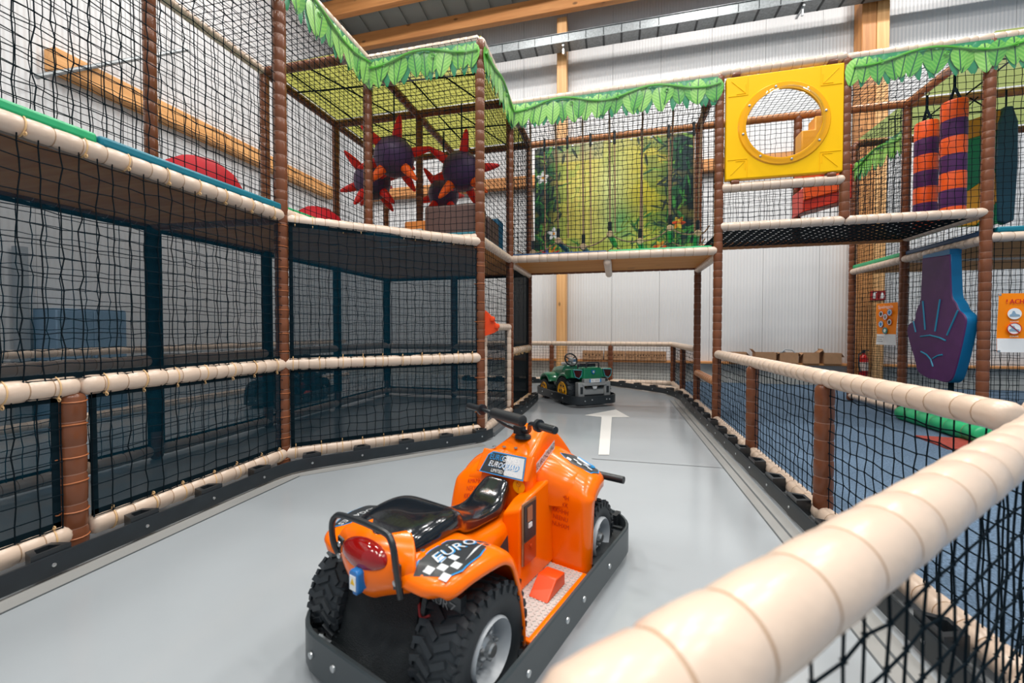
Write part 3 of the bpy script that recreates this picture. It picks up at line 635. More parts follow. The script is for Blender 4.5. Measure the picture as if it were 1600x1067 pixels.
garland((C, Y3, ZTOP), (C, Y4, ZTOP), 'narrow-looking leaf garland leading back to the rope bridge', (1, 0, 0), 3)
garland((C, Y4, ZTOP), (E_, Y4, ZTOP), 'leaf garland above the rope bridge and mural', (0, -1, 0), 4)
garland((G+.05, Y4, ZTOP), (6.1, Y4, ZTOP), 'leaf garland above the punching bags', (0, -1, 0), 5)
garland((4.5, 9.5, 4.62), (4.5, 8.05, 4.62), 'far leaf garland by the broad timber column', (-1, 0, 0), 6, film=False)

# =================================================================== jungle mural (flat print, painted per vertex)
def mural():
    W, H = 2.86, 2.26; nu, nv = 300, 236; rs = np.random.RandomState(3)
    X, Y = np.meshgrid(np.linspace(0, 1, nu+1), np.linspace(0, 1, nv+1))
    def noise(k, seed):
        r = np.random.RandomState(seed); g = r.rand(k+2, k+2); xi = X*k; yi = Y*k; x0 = xi.astype(int); y0 = yi.astype(int); fx = xi-x0; fy = yi-y0
        fx = fx*fx*(3-2*fx); fy = fy*fy*(3-2*fy)
        return (g[y0, x0]*(1-fx)+g[y0, x0+1]*fx)*(1-fy)+(g[y0+1, x0]*(1-fx)+g[y0+1, x0+1]*fx)*fy
    img = np.zeros((nv+1, nu+1, 3)); n1 = noise(6, 1); n2 = noise(16, 2); n3 = noise(40, 4)
    def mixc(mask, c):
        nonlocal img; mask = np.clip(mask, 0, 1)[..., None]; img = img*(1-mask)+np.array(c)*mask
    img[:] = (.50, .44, .07)
    mixc(np.exp(-((X-.33)**2/.03+(Y-.62)**2/.10)), (.74, .62, .14)); mixc(np.exp(-((X-.52)**2/.012+(Y-.6)**2/.12))*.9, (.55, .62, .27)); mixc(np.exp(-((X-.72)**2/.02+(Y-.55)**2/.08)), (.50, .42, .03))
    mixc(np.exp(-((X-.56)**2/.006+(Y-.32)**2/.02))*.9, (.10, .36, .12)); mixc((Y > .86)*.5*(X < .45)+(Y > .93)*.2, (.30, .30, .22)); mixc(np.exp(-((Y-.1)**2/.006))*.5, (.42, .44, .04)); mixc((n1-.55)*1.2, (.16, .30, .03)); mixc((n2-.6)*1.0, (.55, .52, .16))
    edge = np.maximum(np.clip((.20-X)/.12, 0, 1), np.clip((X-.78)/.12, 0, 1)); mixc(edge*(.6+n2*.9), (.004, .020, .028)); mixc(np.clip((.22-np.abs(X-.2))/.1, 0, 1)*(n2 > .55)*(X < .3)*.35, (.05, .28, .03)); mixc((X > .70)*(n2 > .52)*.5*(X < .93), (.02, .14, .03))
    def ell(cx, cy, a, b2, th, c, k=1.0, soft=.25):
        dx = (X-cx)*W; dy = (Y-cy)*H; u = (dx*math.cos(th)+dy*math.sin(th))/a; v = (-dx*math.sin(th)+dy*math.cos(th))/b2
        mixc(np.clip((1-(u*u+v*v))/soft, 0, 1)*k, c)
    for i in range(260):
        side = rs.rand() < .45; x = rs.beta(1.0, 3.2)*.30 if side else 1-rs.beta(1.0, 2.6)*.36; y = rs.rand(); sh = rs.rand()**1.9
        c = ((.003, .018, .025), (.004, .035, .03), (.01, .10, .04), (.05, .26, .05), (.16, .32, .05))[int(sh*4.99)]
        ell(x, y, rs.uniform(.07, .17), rs.uniform(.012, .03), rs.uniform(0, PI), c, .9)
    for i in range(60): ell(rs.uniform(.55, .95), rs.uniform(.05, .38), rs.uniform(.08, .2), rs.uniform(.01, .02), rs.uniform(.2, 2.9), ((.01, .06, .03), (.03, .16, .03), (.20, .26, .03))[rs.randint(3)], .9)
    for i in range(40): ell(rs.uniform(.02, .3), rs.uniform(.0, .2), rs.uniform(.08, .18), rs.uniform(.012, .022), rs.uniform(.5, 2.6), ((.01, .10, .03), (.04, .26, .03))[rs.randint(2)], .9)
    for i in range(9):
        x = rs.uniform(.1, .95); 
        for k in range(6): ell(x+rs.uniform(-.01, .01), 1-.02*k-.01, .03, .008, rs.uniform(0, PI), (.01, .06, .03), .9)
    for (cx, cy) in ((.055, .745), (.13, .27)):
        for k in range(5): 
            th = 2*PI*k/5+.3; ell(cx+.065*math.cos(th)/W, cy+.065*math.sin(th)/H, .062, .036, th, (.82, .80, .76))
        ell(cx, cy, .028, .028, 0, (.75, .28, .02))
    for (cx, cy, s_) in ((.10, .08, 1), (.27, .05, .8)):
        for k, c in enumerate(((.55, .03, .02), (.8, .2, .01), (.85, .42, .02), (.06, .07, .30), (.55, .02, .04))):
            th = .5+k*.5; ell(cx+.10*s_*math.cos(th)/W, cy+.10*s_*math.sin(th)/H, .14*s_, .024*s_, th, c)
    for (cx, cy) in ((.91, .30), (.80, .12)):
        for k in range(6): ell(cx+.05*math.cos(k)/W, cy+.05*math.sin(k)/H, .07, .03, k*1.05, ((.75, .06, .01), (.85, .20, .01), (.80, .45, .05))[k % 3])
    img = np.clip(img*(1.15+.4*n3[..., None]), 0, .9)
    b = MB(); b.grid(lambda a, c: Vector((a*W, -.010*math.sin(PI*a), c*H)), nu, nv)
    m = mat('mural_print', (.3, .4, .1), .5); nt = m.node_tree; at = nt.nodes.new('ShaderNodeVertexColor'); at.layer_name = 'print'
    nt.links.new(at.outputs[0], nt.nodes['Principled BSDF'].inputs['Base Color'])
    me = b.mesh('mural', [m], sharp=None); ca = me.color_attributes.new('print', 'FLOAT_COLOR', 'POINT')
    ca.data.foreach_set('color', np.concatenate([img.reshape(-1, 3), np.ones(((nu+1)*(nv+1), 1))], 1).astype(np.float32).ravel())
    t = root('jungle_mural', 'large jungle print banner with yellow-green glow behind the rope bridge', 'mural', (C+.12, Y5-.04, 2.60))
    link('print', me, t)
    b = MB(); b.lathe([(.012, -.004), (.02, 0), (.012, .004)], 8, 'y'); me_ = b.mesh('eyelet', [STEEL])
    for i in range(9): link('eyelet', me_, t, (.02+2.82*i/8, -.01, 2.23))
mural()

# =================================================================== rope bridge
ROPE = mat('tan_rope', (.36, .22, .13), .8); LOG = mat('pale_wood_end', (.62, .42, .24), .6)
row = [(-1.35, 2.66), (-.93, 2.84), (-.52, 2.72), (-.10, 2.90), (.36, 2.76), (.80, 2.94), (1.20, 2.84)]
for i, (x, z) in enumerate(row):
    yy = 6.85
    t = root('rope_step', ['hanging rope with wooden knob at the dark blue end of the bridge', 'second hanging rope from the dark blue end', 'third hanging rope, over the middle of the blue pad', 'central hanging rope with high wooden knob', 'hanging rope just past the middle over the green pad', 'hanging rope with the highest knob near the yellow panel', 'last hanging rope beside the tall post by the yellow panel'][i], 'rope step', (x, yy, z), 0)
    up = ZTOP-.05-z
    b = MB(); b.tube([(0, 0, .14), (R_.uniform(-.02, .02), -.36, up)], .014, 6); link('rope', b.mesh('rope', [ROPE]), t)
    b = MB(); b.tube([(0, 0, .05), (0, 0, .20)], .03, 8); link('sleeve', b.mesh('sleeve', [BLACKP]), t)
    b = MB(); b.lathe([(.045, -.05), (.055, -.03), (.055, .03), (.045, .05)], 14, 'y'); link('knob', b.mesh('knob', [LOG]), t)
    b = MB(); b.tube([(0, .05, 0), (.08, .62, -.05)], .045, 10); link('step_log', b.mesh('step_log', [GREEN if i > 2 else TEAL]), t)
    b = MB(); b.tube([(.08, .75, .20), (.06, .75, up-.25)], .013, 6); link('rear_rope', b.mesh('rear_rope', [ROPE]), t)
    b = MB(); b.tube([(.06, .75, up-.25), (.06, .75, up-.02)], .022, 6); link('rear_sleeve', b.mesh('rear_sleeve', [BLACKP]), t)
t = root('swag_rope', 'tan swag ropes linking the wooden knobs of the rope bridge', 'rope', (0, 6.83, 0))
pts = [(-1.62, 2.72)]+row+[(1.36, 2.95)]
for (a, c) in zip(pts[:-1], pts[1:]):
    for (dy, dz, nm) in ((0, 0, 'front_rope'), (.66, -.06, 'rear_rope')):
        b = MB(); b.tube([(a[0]+(c[0]-a[0])*k/8+dy*.1, dy, a[1]+(c[1]-a[1])*k/8-.05*math.sin(PI*k/8)+dz) for k in range(9)], .012, 5); link(nm, b.mesh(nm, [ROPE]), t)

# =================================================================== yellow bubble panel
YEL = mat('yellow_plastic', (1.0, .55, .0), .35, spec=.25)
t = root('bubble_panel', 'yellow plastic panel with clear round bubble window and arrow corners', 'window panel', ((1.475+2.885)/2, Y4-.01, 4.17))
b = MB(); n = 64; S = .705; ro = .50; th = .05
def sq(a):
    c, s_ = math.cos(a), math.sin(a); k = S/max(abs(c), abs(s_)); return k*c, k*s_
angs = sorted(set([2*PI*i/n for i in range(n)]))
for (y0, y1) in ((-th, th),):
    vs = []; fs = []
    for a in angs:
        X_, Z_ = sq(a); vs += [(ro*math.cos(a), y0, ro*math.sin(a)), (X_, y0, Z_), (X_, y1, Z_), (ro*math.cos(a), y1, ro*math.sin(a))]
    for i in range(n):
        j = (i+1) % n
        for k in range(4): fs.append((i*4+k, i*4+(k+1) % 4, j*4+(k+1) % 4, j*4+k))
    b.add(vs, [f[::-1] for f in fs])
bevel(link('frame', b.mesh('frame', [YEL], sharp=.5), t), .014, 2)
b = MB(); b.lathe([(.455, -.052), (.46, -.066), (.545, -.066), (.56, -.05)], 56, 'y', caps=False); link('ring', b.mesh('ring', [mat('amber_ring', (.95, .42, .004), .18)]), t)
gl = bpy.data.materials.new('acrylic'); gl.use_nodes = True; nt = gl.node_tree; nt.nodes.remove(nt.nodes['Principled BSDF'])
tr = nt.nodes.new('ShaderNodeBsdfTransparent'); tr.inputs[0].default_value = (.97, .98, .99, 1); gs = nt.nodes.new('ShaderNodeBsdfGlossy'); gs.inputs['Roughness'].default_value = .04
lw = nt.nodes.new('ShaderNodeLayerWeight'); fr = nt.nodes.new('ShaderNodeMath'); fr.operation = 'POWER'; fr.inputs[1].default_value = 3.5; nt.links.new(lw.outputs['Facing'], fr.inputs[0]); mx = nt.nodes.new('ShaderNodeMixShader')
nt.links.new(fr.outputs[0], mx.inputs[0]); nt.links.new(tr.outputs[0], mx.inputs[1]); nt.links.new(gs.outputs[0], mx.inputs[2]); nt.links.new(mx.outputs[0], nt.nodes['Material Output'].inputs[0])
b = MB(); b.lathe([(.50, -.068), (.48, -.09)]+[(.46*math.cos(a), -.09-.30*math.sin(a)) for a in [PI/2*i/12 for i in range(13)]], 48, 'y', caps=False)
link('dome', b.mesh('dome', [gl], sharp=None), t)
for k in range(8):
    a = 2*PI*k/8+.2
    if k == 0: b = MB(); b.lathe([(.016, 0), (.014, -.01), (.004, -.014)], 10, 'y'); mb = b.mesh('bolt', [STEEL])
    link('bolt', mb, t, (.505*math.cos(a), -.066, .505*math.sin(a)))
for sx_ in (-1, 1):
    for sz in (-1, 1):
        b = MB(); c = Vector((sx_*.56, -.052, sz*.56))
        for (p, q) in (((-.08, -.08), (.09, .09)), ((-.02, .10), (.10, .10)), ((.10, .10), (.10, -.02)), ((-.12, .125), (.125, .125)), ((.125, .125), (.125, -.12))):
            b.tube([c+Vector((sx_*-p[0], 0, sz*-p[1])), c+Vector((sx_*-q[0], 0, sz*-q[1]))], .004, 5)
        link('embossed_arrow', b.mesh('embossed_arrow', [YEL]), t)
for sx_ in (-.58, .58):
    for sz in (-.74, .74):
        b = MB(); b.lathe([(.05, -.05), (.055, 0), (.05, .05)], 12, 'x', 0, (sx_, .0, sz)); link('clamp', b.mesh('clamp', [BROWN]), t)

# =================================================================== red and yellow foam steps behind the bubble window
RED = mat('red_vinyl', (.55, .018, .012), .4, var=.1); ORV = mat('orange_vinyl', (.95, .11, .008), .4, var=.06); YEV = mat('yellow_vinyl', (.85, .36, .01), .4)
t = root('foam_stair', 'stepped orange and red foam climbing stair behind the bubble window', 'foam stair', (2.80, 7.70, 3.25))
def stair(z0, nst, dx, dz, dep, y0, y1, mt, nm, x0=0):
    out = [(x0, z0), (x0, z0+dep)]
    for k in range(nst): out += [(x0+dx*k+dx, z0+dep+dz*k), (x0+dx*k+dx, z0+dep+dz*(k+1))]
    out += [(x0+dx*nst+.05, z0+dep+dz*nst), (x0+dx*nst+.05, z0+dz*nst*.55)]
    b = MB(); b.prism(out, y1-y0, (0, (y0+y1)/2, 0)); bevel(link(nm, b.mesh(nm, [mt]), t), .015, 2)
stair(.62, 3, .18, .20, .62, -.25, .0, YEV, 'side_cushion'); stair(.40, 3, .18, .14, .28, -.30, .02, ORV, 'orange_cushion'); stair(-.05, 3, .2, .10, .38, -.34, .1, mat('scarlet_vinyl', (.75, .035, .008), .4), 'red_cushion'); stair(.12, 2, .22, .10, .25, -.38, -.3, ORV, 'front_cushion')

# =================================================================== punching bags
PURP = mat('purple_vinyl', (.085, .022, .105), .45, spec=.25, var=.1)
def bag(x, y, z1, label, ph, ztop):
    t = root('punching_bag', label, 'punching bag', (x, y, 0)); r = .135; hgt = .235; k = 0; z = z1
    b = MB(); b.lathe([(r*.6, .03), (r*.95, .02), (r, 0), (r, -.005)], 20, 'z', 0, (0, 0, z)); link('cap', b.mesh('cap', [ORV]), t)
    while z > 2.9:
        z0 = max(2.88, z-hgt); b = MB(); b.lathe([(r*.985, z0), (r, z0+.02), (r*1.01, (z0+z)/2), (r, z-.02), (r*.985, z)], 20); link('band', b.mesh('band', [ORV if k % 2 == 0 else PURP]), t); z = z0; k += 1
    b = MB()
    for s in (-1, 1): b.tube([(0, s*.11, z1), (0, 0, z1+.22), (0, 0, ztop)], .016, 6)
    link('strap', b.mesh('strap', [HEM]), t)
    b = MB(); b.tube([(.03*math.cos(a), 0, ztop+.03+.03*math.sin(a)) for a in [2*PI*i/8 for i in range(8)]], .007, 5, closed=True); link('hook', b.mesh('hook', [STEEL]), t)
bag(K, 7.52, 4.42, 'orange and purple striped punching bag on a thin black strap', 0, 4.84); bag(K, 7.0, 4.45, 'wider-looking striped punching bag in front of the green foam wall', 0, 4.84)
t = root('foam_wall_pad', 'upright foam wall pad with orange, green and yellow sections', 'foam pad', (5.3, 7.88, 2.7))
for nm, out, mt in (('orange_section', [(-.36, 1.50), (.24, 1.66), (.24, 1.95), (-.36, 1.78)], mat('amber_vinyl', (.62, .24, .01), .4)), ('green_section', [(-.36, .62), (.24, 1.06), (.24, 1.66), (-.36, 1.50)], mat('deep_green_vinyl', (.0, .20, .07), .4)), ('yellow_section', [(-.36, .26), (-.02, .26), (.24, .62), (.24, 1.06), (-.36, .62)], YEV), ('lower_green_section', [(-.02, .26), (.24, .26), (.24, .62)], MATS['deep_green_vinyl'])):
    b = MB(); b.prism(out, .12); bevel(link(nm, b.mesh(nm, [mt]), t), .012, 2)
b = MB(); b.box((-.2, 0, 1.90), (.09, .03, .22)); b.tube([(-.2, 0, 2.0), (0, 0, 2.2)], .01, 5); b.tube([(.2, 0, 1.95), (-.1, 0, 2.2)], .01, 5); link('strap', b.mesh('strap', [HEM]), t)
t = root('hanging_pad', 'tall dark teal leaf-shaped pad hanging beyond the brown post', 'foam pad', (5.62, 7.85, 2.95))
b = MB(); b.prism([(-.10, .05), (0, 0), (.10, .05), (.13, .9), (.12, 1.5), (.05, 1.74), (-.05, 1.74), (-.12, 1.5), (-.13, .9)], .10); bevel(link('pad', b.mesh('pad', [mat('ink_teal_vinyl', (.004, .06, .10), .45)]), t), .02, 2)
b = MB(); b.tube([(0, 0, 1.72), (0, 0, 2.0)], .012, 5); link('strap', b.mesh('strap', [HEM]), t)

# =================================================================== purple foam hand
t = root('foam_hand', 'big purple foam hand with blue edges hanging fingers up under a cream beam', 'foam hand', (4.38, 7.26, .60), -PI/2)
# local x -> world -y  (so +x is to the right seen from the track), local z up, local -y faces the track
HAND = [(-0.048, 1.818), (-0.064, 1.493), (-0.062, 1.198), (-0.156, 1.077), (-0.18, 0.905), (-0.302, 0.879), (-0.358, 0.766), (-0.275, 0.554), (-0.167, 0.349), (-0.113, 0.168), (0.002, 0.111), (0.157, 0.079), (0.245, 0.089), (0.36, 0.068), (0.47, 0.067), (0.554, 0.125), (0.621, 0.32), (0.671, 0.505), (0.733, 0.766), (0.758, 0.905), (0.715, 0.976), (0.626, 1.029), (0.585, 1.123), (0.505, 1.2), (0.485, 1.429), (0.461, 1.784)]
def smooth_poly(p, it=2):
    for _ in range(it):
        q = []
        for i in range(len(p)):
            a, c = p[i], p[(i+1) % len(p)]
            q += [(a[0]*.78+c[0]*.22, a[1]*.78+c[1]*.22), (a[0]*.22+c[0]*.78, a[1]*.22+c[1]*.78)]
        p = q
    return p
HS = [HAND[0]]+smooth_poly(HAND, 2)[6:-6]+[HAND[-1]]
b = MB(); b.prism(HS, .12); bevel(link('edge', b.mesh('edge', [mat('bright_blue_vinyl', (.003, .15, .34), .4)]), t), .006, 1)
def inset(p, k):
    cx = sum(q[0] for q in p)/len(p); cz = sum(q[1] for q in p)/len(p); return [(cx+(q[0]-cx)*k, cz+(q[1]-cz)*k) for q in p]
b = MB(); H2 = inset(HS, .985); n = len(H2); vs = [(x, -.061, z) for x, z in HS]+[(x, -.073, z) for x, z in H2]; b.add(vs, [(i, n+i, n+(i+1) % n, (i+1) % n) for i in range(n)]+[tuple(range(n, 2*n))]); link('face', b.mesh('face', [PURP]), t)
LINE = mat('turquoise_trim', (.01, .24, .40), .5)
for pts in ([(-0.201, 0.905), (-0.146, 0.743)], [(-0.014, 1.194), (0.045, 0.777)], [(0.314, 1.193), (0.235, 0.755)], [(0.626, 1.029), (0.452, 0.704)], [(-0.047, 0.68), (0.139, 0.7), (0.315, 0.67), (0.433, 0.63)], [(-0.031, 0.46), (0.086, 0.421), (0.164, 0.36), (0.211, 0.264)], [(0.208, 0.378), (0.293, 0.422), (0.378, 0.438)]):
    b = MB(); b.tube([(x, -.075, z) for x, z in pts], .011, 6); link('finger_line', b.mesh('finger_line', [LINE]), t)
b = MB(); b.box((.2, 0, 1.82), (.50, .13, .07)); link('top_loop', b.mesh('top_loop', [MATS['bright_blue_vinyl']]), t)
b = MB(); b.tube([(.42, 0, .08), (.42, 0, -.5)], .03, 8); link('strap', b.mesh('strap', [HEM]), t)

# =================================================================== spiky balls
SPK = [mat('spike_red', (.78, .018, .012), .45, spec=.3), mat('spike_orange', (1.0, .12, .008), .45, spec=.3)]
PURB = mat('ball_purple', (.062, .022, .085), .5, bump=(.2, 30))
def spike_mesh(m):
    b = MB(); b.lathe([(.066, -.02), (.072, .0), (.068, .07), (.057, .15), (.040, .235), (.024, .29), (.006, .31)], 14); return b.mesh('spike', [m])
SM = [spike_mesh(m) for m in SPK]
def ball(p, r, label, seed, mats):
    t = root('spiky_ball', label, 'ball', p)
    b = MB(); b.lathe([(r*math.sin(PI*i/16), -r*math.cos(PI*i/16)) for i in range(17)], 28); link('sphere', b.mesh('sphere', [PURB], sharp=None), t)
    rnd = random.Random(seed); dirs = []
    tw = (Vector((0, 0, 1.37))-Vector(p)).normalized(); rr = Vector((-tw.y, tw.x, 0)).normalized(); uu = tw.cross(rr) if tw.cross(rr).z > 0 else rr.cross(tw)
    base = [rr*a_+uu*b_+tw*c_ for a_, b_, c_ in ((.18, .97, .1), (.93, .32, .05), (-.74, .66, 0), (-.52, -.55, .62), (.55, -.52, .58), (.42, -.80, -.25), (-.85, -.25, -.45), (.1, .45, -.88), (.6, -.1, -.8), (-.3, -.6, -.75))]
    for i, d in enumerate(base):
        d = Vector(d).normalized(); d = (d+Vector((rnd.uniform(-.15, .15), rnd.uniform(-.15, .15), rnd.uniform(-.15, .15)))).normalized()
        o = link('spike', SM[1 if i in mats else 0], t, d*r*.97); o.rotation_euler = d.to_track_quat('Z', 'Y').to_euler(); o.scale = (r/.30,)*3
    b = MB(); b.tube([(0, 0, r*.95), (0, 0, ZTOP-.06-p[2])], .012, 6); link('rope', b.mesh('rope', [HEM]), t)
ball((-3.18, 5.56, 3.92), .29, 'purple spiky ball, highest and foremost, with orange and red cones', 1, (3, 4)); ball((-3.84, 6.02, 3.78), .29, 'darker spiky ball behind the post, red cones only', 2, ()); ball((-2.34, 6.12, 3.84), .30, 'purple spiky ball half hidden by a brown post, close to the blue block', 3, (3, 4)); ball((-2.98, 6.9, 3.78), .27, 'low spiky ball peeping out behind two others', 4, ())

# =================================================================== foam blocks and mounds on the deck
def block(c, d, m, label, rz=0):
    b = MB(); b.box((0, 0, 0), d); o = link('foam_block', b.mesh('foam_block', [m]), None, c, (0, 0, rz)); bevel(o, .03, 3); return tag(o, label, 'foam block')
block((-2.10, 5.28, 2.81), (.74, .4, .40), mat('umber_vinyl', (.13, .075, .065), .5), 'dark brown foam block behind the net under the spiky balls'); block((-1.86, 5.78, 2.78), (.30, .5, .36), MATS['umber_vinyl'], 'dark brown foam block seen end-on past the brown post')
block((-1.86, 6.18, 2.83), (.28, .28, .46), mat('sea_blue_vinyl', (.0, .10, .20), .4), 'teal blue foam block at the bridge end of the deck')
block((-2.85, 5.75, 2.88), (.40, .3, .20), mat('pale_orange_vinyl', (.80, .26, .05), .45), 'flat orange foam block on top of the grey one'); block((-2.86, 5.55, 2.70), (.56, .62, .14), mat('grey_vinyl', (.45, .46, .47), .45), 'flat grey foam block under the orange one')
for (y, l) in ((3.34, 'red foam mound in front of the wall timber, beside the teal pad'), (5.05, 'red foam mound deeper in, behind the tall front post')):
    b = MB(); b.lathe([(.47, 0), (.465, .12), (.43, .26), (.34, .40), (.20, .49), (.001, .52)], 30); o = link('foam_mound', b.mesh('foam_mound', [mat('crimson_vinyl', (.40, .006, .014), .6, spec=.15)]), None, (-4.08, y, ZP+.08)); o.scale = (.8, .92, 1); tag(o, l, 'foam mound')

# =================================================================== kerb strips with spacers
def spacer_mesh():
    b = MB(); out = [(-.085, 0), (.085, 0), (.055, .105), (-.055, .105)]; inn = [(-.052, .018), (.052, .018), (.03, .084), (-.03, .084)]; n = 4; z0, z1 = -.055, .055
    vs = [(x, y, z) for z in (z0, z1) for x, y in out]+[(x, y, z) for z in (z0, z1) for x, y in inn]
    fs = []
    for i in range(4):
        j = (i+1) % 4; fs += [(i, j, 4+j, 4+i), (8+j, 8+i, 12+i, 12+j), (4+i, 4+j, 12+j, 12+i), (i, 8+i, 8+j, j)]
    b.add(vs, fs); return b.mesh('spacer', [BLACKP], sharp=.4)
SPM = spacer_mesh()
b = MB(); b.lathe([(.011, 0), (.010, .004), (.003, .006)], 10); BOLT = b.mesh('bolt', [STEEL])
KERB = mat('kerb_rubber', (.016, .022, .027), .38, var=.15)
def kerb(path, side, label, z0=.02, z1=.132, spc=.36, skip=(), t_=.014):
    """side=+1: the fence is to the left of the path direction"""
    pts = [Vector((p[0], p[1], 0)) for p in path]
    # round the corners
    for _ in range(3):
        q = [pts[0]]
        for a, c in zip(pts[:-1], pts[1:]):
            l = (c-a).length; k = min(.25, .12/l) if l > 1e-6 else .25
            q += [a.lerp(c, k), a.lerp(c, 1-k)]
        q.append(pts[-1]); pts = q
    t = root('kerb_strip', label, 'kerb', (pts[0].x, pts[0].y, 0)); o0 = pts[0].copy()
    b = MB(); n = len(pts); nr = []
    for i in range(n):
        d = (pts[min(n-1, i+1)]-pts[max(0, i-1)]).normalized(); nr.append(Vector((-d.y, d.x, 0))*side)
    vs = []
    for p, q in zip(pts, nr):
        p = p-o0; vs += [p+Vector((0, 0, z0)), p+Vector((0, 0, z1-.008)), p+q*.003+Vector((0, 0, z1)), p+q*t_+Vector((0, 0, z1)), p+q*t_+Vector((0, 0, z0))]
    fs = [(i*5+k, i*5+(k+1) % 5, i*5+5+(k+1) % 5, i*5+5+k) for i in range(n-1) for k in range(5)]; fs = [f if side < 0 else f[::-1] for f in fs]
    b.add(vs, fs+[(0, 1, 2, 3, 4), tuple((n-1)*5+k for k in range(5))]); link('strip', b.mesh('strip', [KERB], sharp=.5), t)
    acc = 0; nxt = .2
    for i in range(n-1):
        d = pts[i+1]-pts[i]; l = d.length
        while nxt <= acc+l and l > 1e-6:
            p = pts[i]+d*((nxt-acc)/l)-o0; dd = d.normalized(); q = Vector((-dd.y, dd.x, 0))*side; a = math.atan2(q.x*-1, q.y)
            link('spacer', SPM, t, p+q*(t_+.002)+Vector((0, 0, .105)), (0, 0, a))
            link('bolt', BOLT, t, p-q*.0+Vector((0, 0, .076)), (PI/2, 0, math.atan2(-q.x, q.y)))
            nxt += spc
        acc += l
    return t
kerb([(B+.22, -.5), (B+.22, 3.30), (C+.08, Y3-.19), (C+.15, Y3+.05)], 1, 'black kerb strip with spacers along the mesh fences', spc=.47)
kerb([(C+.10, 6.30), (C+.20, 6.45), (C+.20, Y5+.05), (C+.10, Y5+.2)], 1, 'short black kerb strip below the black fabric wall')
kerb([(.30, .38), (1.25, 1.55), (1.235, 3.3), (1.215, Y4), (1.215, 8.6), (1.05, 9.35), (-.1, 10.42), (-4.0, 10.46)], -1, 'long black kerb strip along the carpet side and round the far end', spc=.45)
b = MB(); b.tube([(0, 0, 0), (.0, .55, 0)], .02, 6); 
b = MB(); b.box((C+.09, (Y3+Y4)/2, .03), (.10, 1.2, .05)); o = link('gate_threshold', b.mesh('gate_threshold', [mat('grey_rubber', (.12, .13, .14), .5)]), None); tag(o, 'grey rubber threshold strip before the mesh gate', 'threshold')
# floor trim lines along the kerb
LT = mat('floor_sealant', (.10, .11, .115), .4)
def flat(name, quad, m, z=.003):
    b = MB(); b.add([(x, y, z) for x, y in quad], [tuple(range(len(quad)))]); me = b.mesh(name, [m], smooth=False)
    return link(name, me, None)
PALE = mat('sealed_edge', (.32, .32, .31), .25)
struct(flat('trim_1', [(B+.2, -.5), (B+.34, -.5), (B+.34, 3.27), (B+.2, 3.33)], PALE, .002)); struct(flat('trim_2', [(B+.34, -.5), (B+.352, -.5), (B+.352, 3.265), (B+.34, 3.27)], LT, .0035))
struct(flat('trim_3', [(B+.2, 3.33), (B+.352, 3.265), (C+.16, Y3-.27), (C+.06, Y3-.17)], PALE, .002)); struct(flat('trim_4', [(1.06, 1.6), (1.22, 1.6), (1.20, 8.6), (1.04, 8.6)], PALE, .002)); struct(flat('trim_5', [(1.05, 1.6), (1.06, 1.6), (1.04, 8.6), (1.03, 8.6)], LT, .0035)); struct(flat('trim_6', [(1.13, 1.6), (1.145, 1.6), (1.125, 8.6), (1.11, 8.6)], LT, .0035))
struct(flat('trim_7', [(-.24, 4.462), (1.05, 4.478), (1.05, 4.486), (-.24, 4.472)], LT, .0035))
o = flat('direction_arrow', [(-.064, 4.65), (-.055, 6.69), (.219, 6.76), (.003, 7.357), (-.486, 6.735), (-.212, 6.66), (-.179, 4.622)], mat('white_floor_paint', (.80, .79, .76), .35), .004); tag(o, 'white direction arrow painted on the grey floor toward the green kart', 'floor arrow')

# =================================================================== gate between the posts
t = root('mesh_gate', 'narrow gate with cream padded frame and dark mesh infill', 'gate', (C, Y3, 0))
g0, g1 = .12, 1.38
for nm, p, q in (('stile', (0, g0, .16), (0, g0, 1.40)), ('stile', (0, g1, .16), (0, g1, 1.40)), ('top_rail', (0, .05, 1.42), (0, g1+.06, 1.42))):
    o = tube('tmp', Vector(p), Vector(q), '', '', CREAM, r=.052, seg=.13); del o['label'], o['category']; o.name = nm; o.data.name = nm; o.parent = t
o = net((0, g0, .2), (0, g1-g0, 0), (0, 0, 1.2), '', cell=.085, parent=t, name='net_infill'); 
b = MB(); b.grid(lambda a, c: Vector((0, g0+(g1-g0)*a, .16+1.25*c)), 4, 4); link('mesh_infill', b.mesh('mesh_infill', [MESHF]), t)
net((C, Y3+.06, 1.5), (0, 1.38, 0), (0, 0, .95), 'black net above the narrow mesh gate', cell=.085)
t = root('gate_latch', 'bright red-orange triangular latch plate with two knobs on the brown post', 'latch', (C+.07, Y3+.02, 1.45))
b = MB(); b.prism([(-.01, -.15), (.10, -.115), (.16, -.08), (.15, -.02), (.05, .12), (-.01, .17)], .03); link('plate', b.mesh('plate', [mat('hot_orange', (.85, .07, .01), .35)]), t)
for (x, z) in ((.09, .06), (.15, -.03)):
    b = MB(); b.lathe([(.001, -.05), (.025, -.045), (.035, -.02), (.03, 0)], 12, 'y', 0, (x, 0, z)); link('knob', b.mesh('knob', [MATS['hot_orange']]), t)

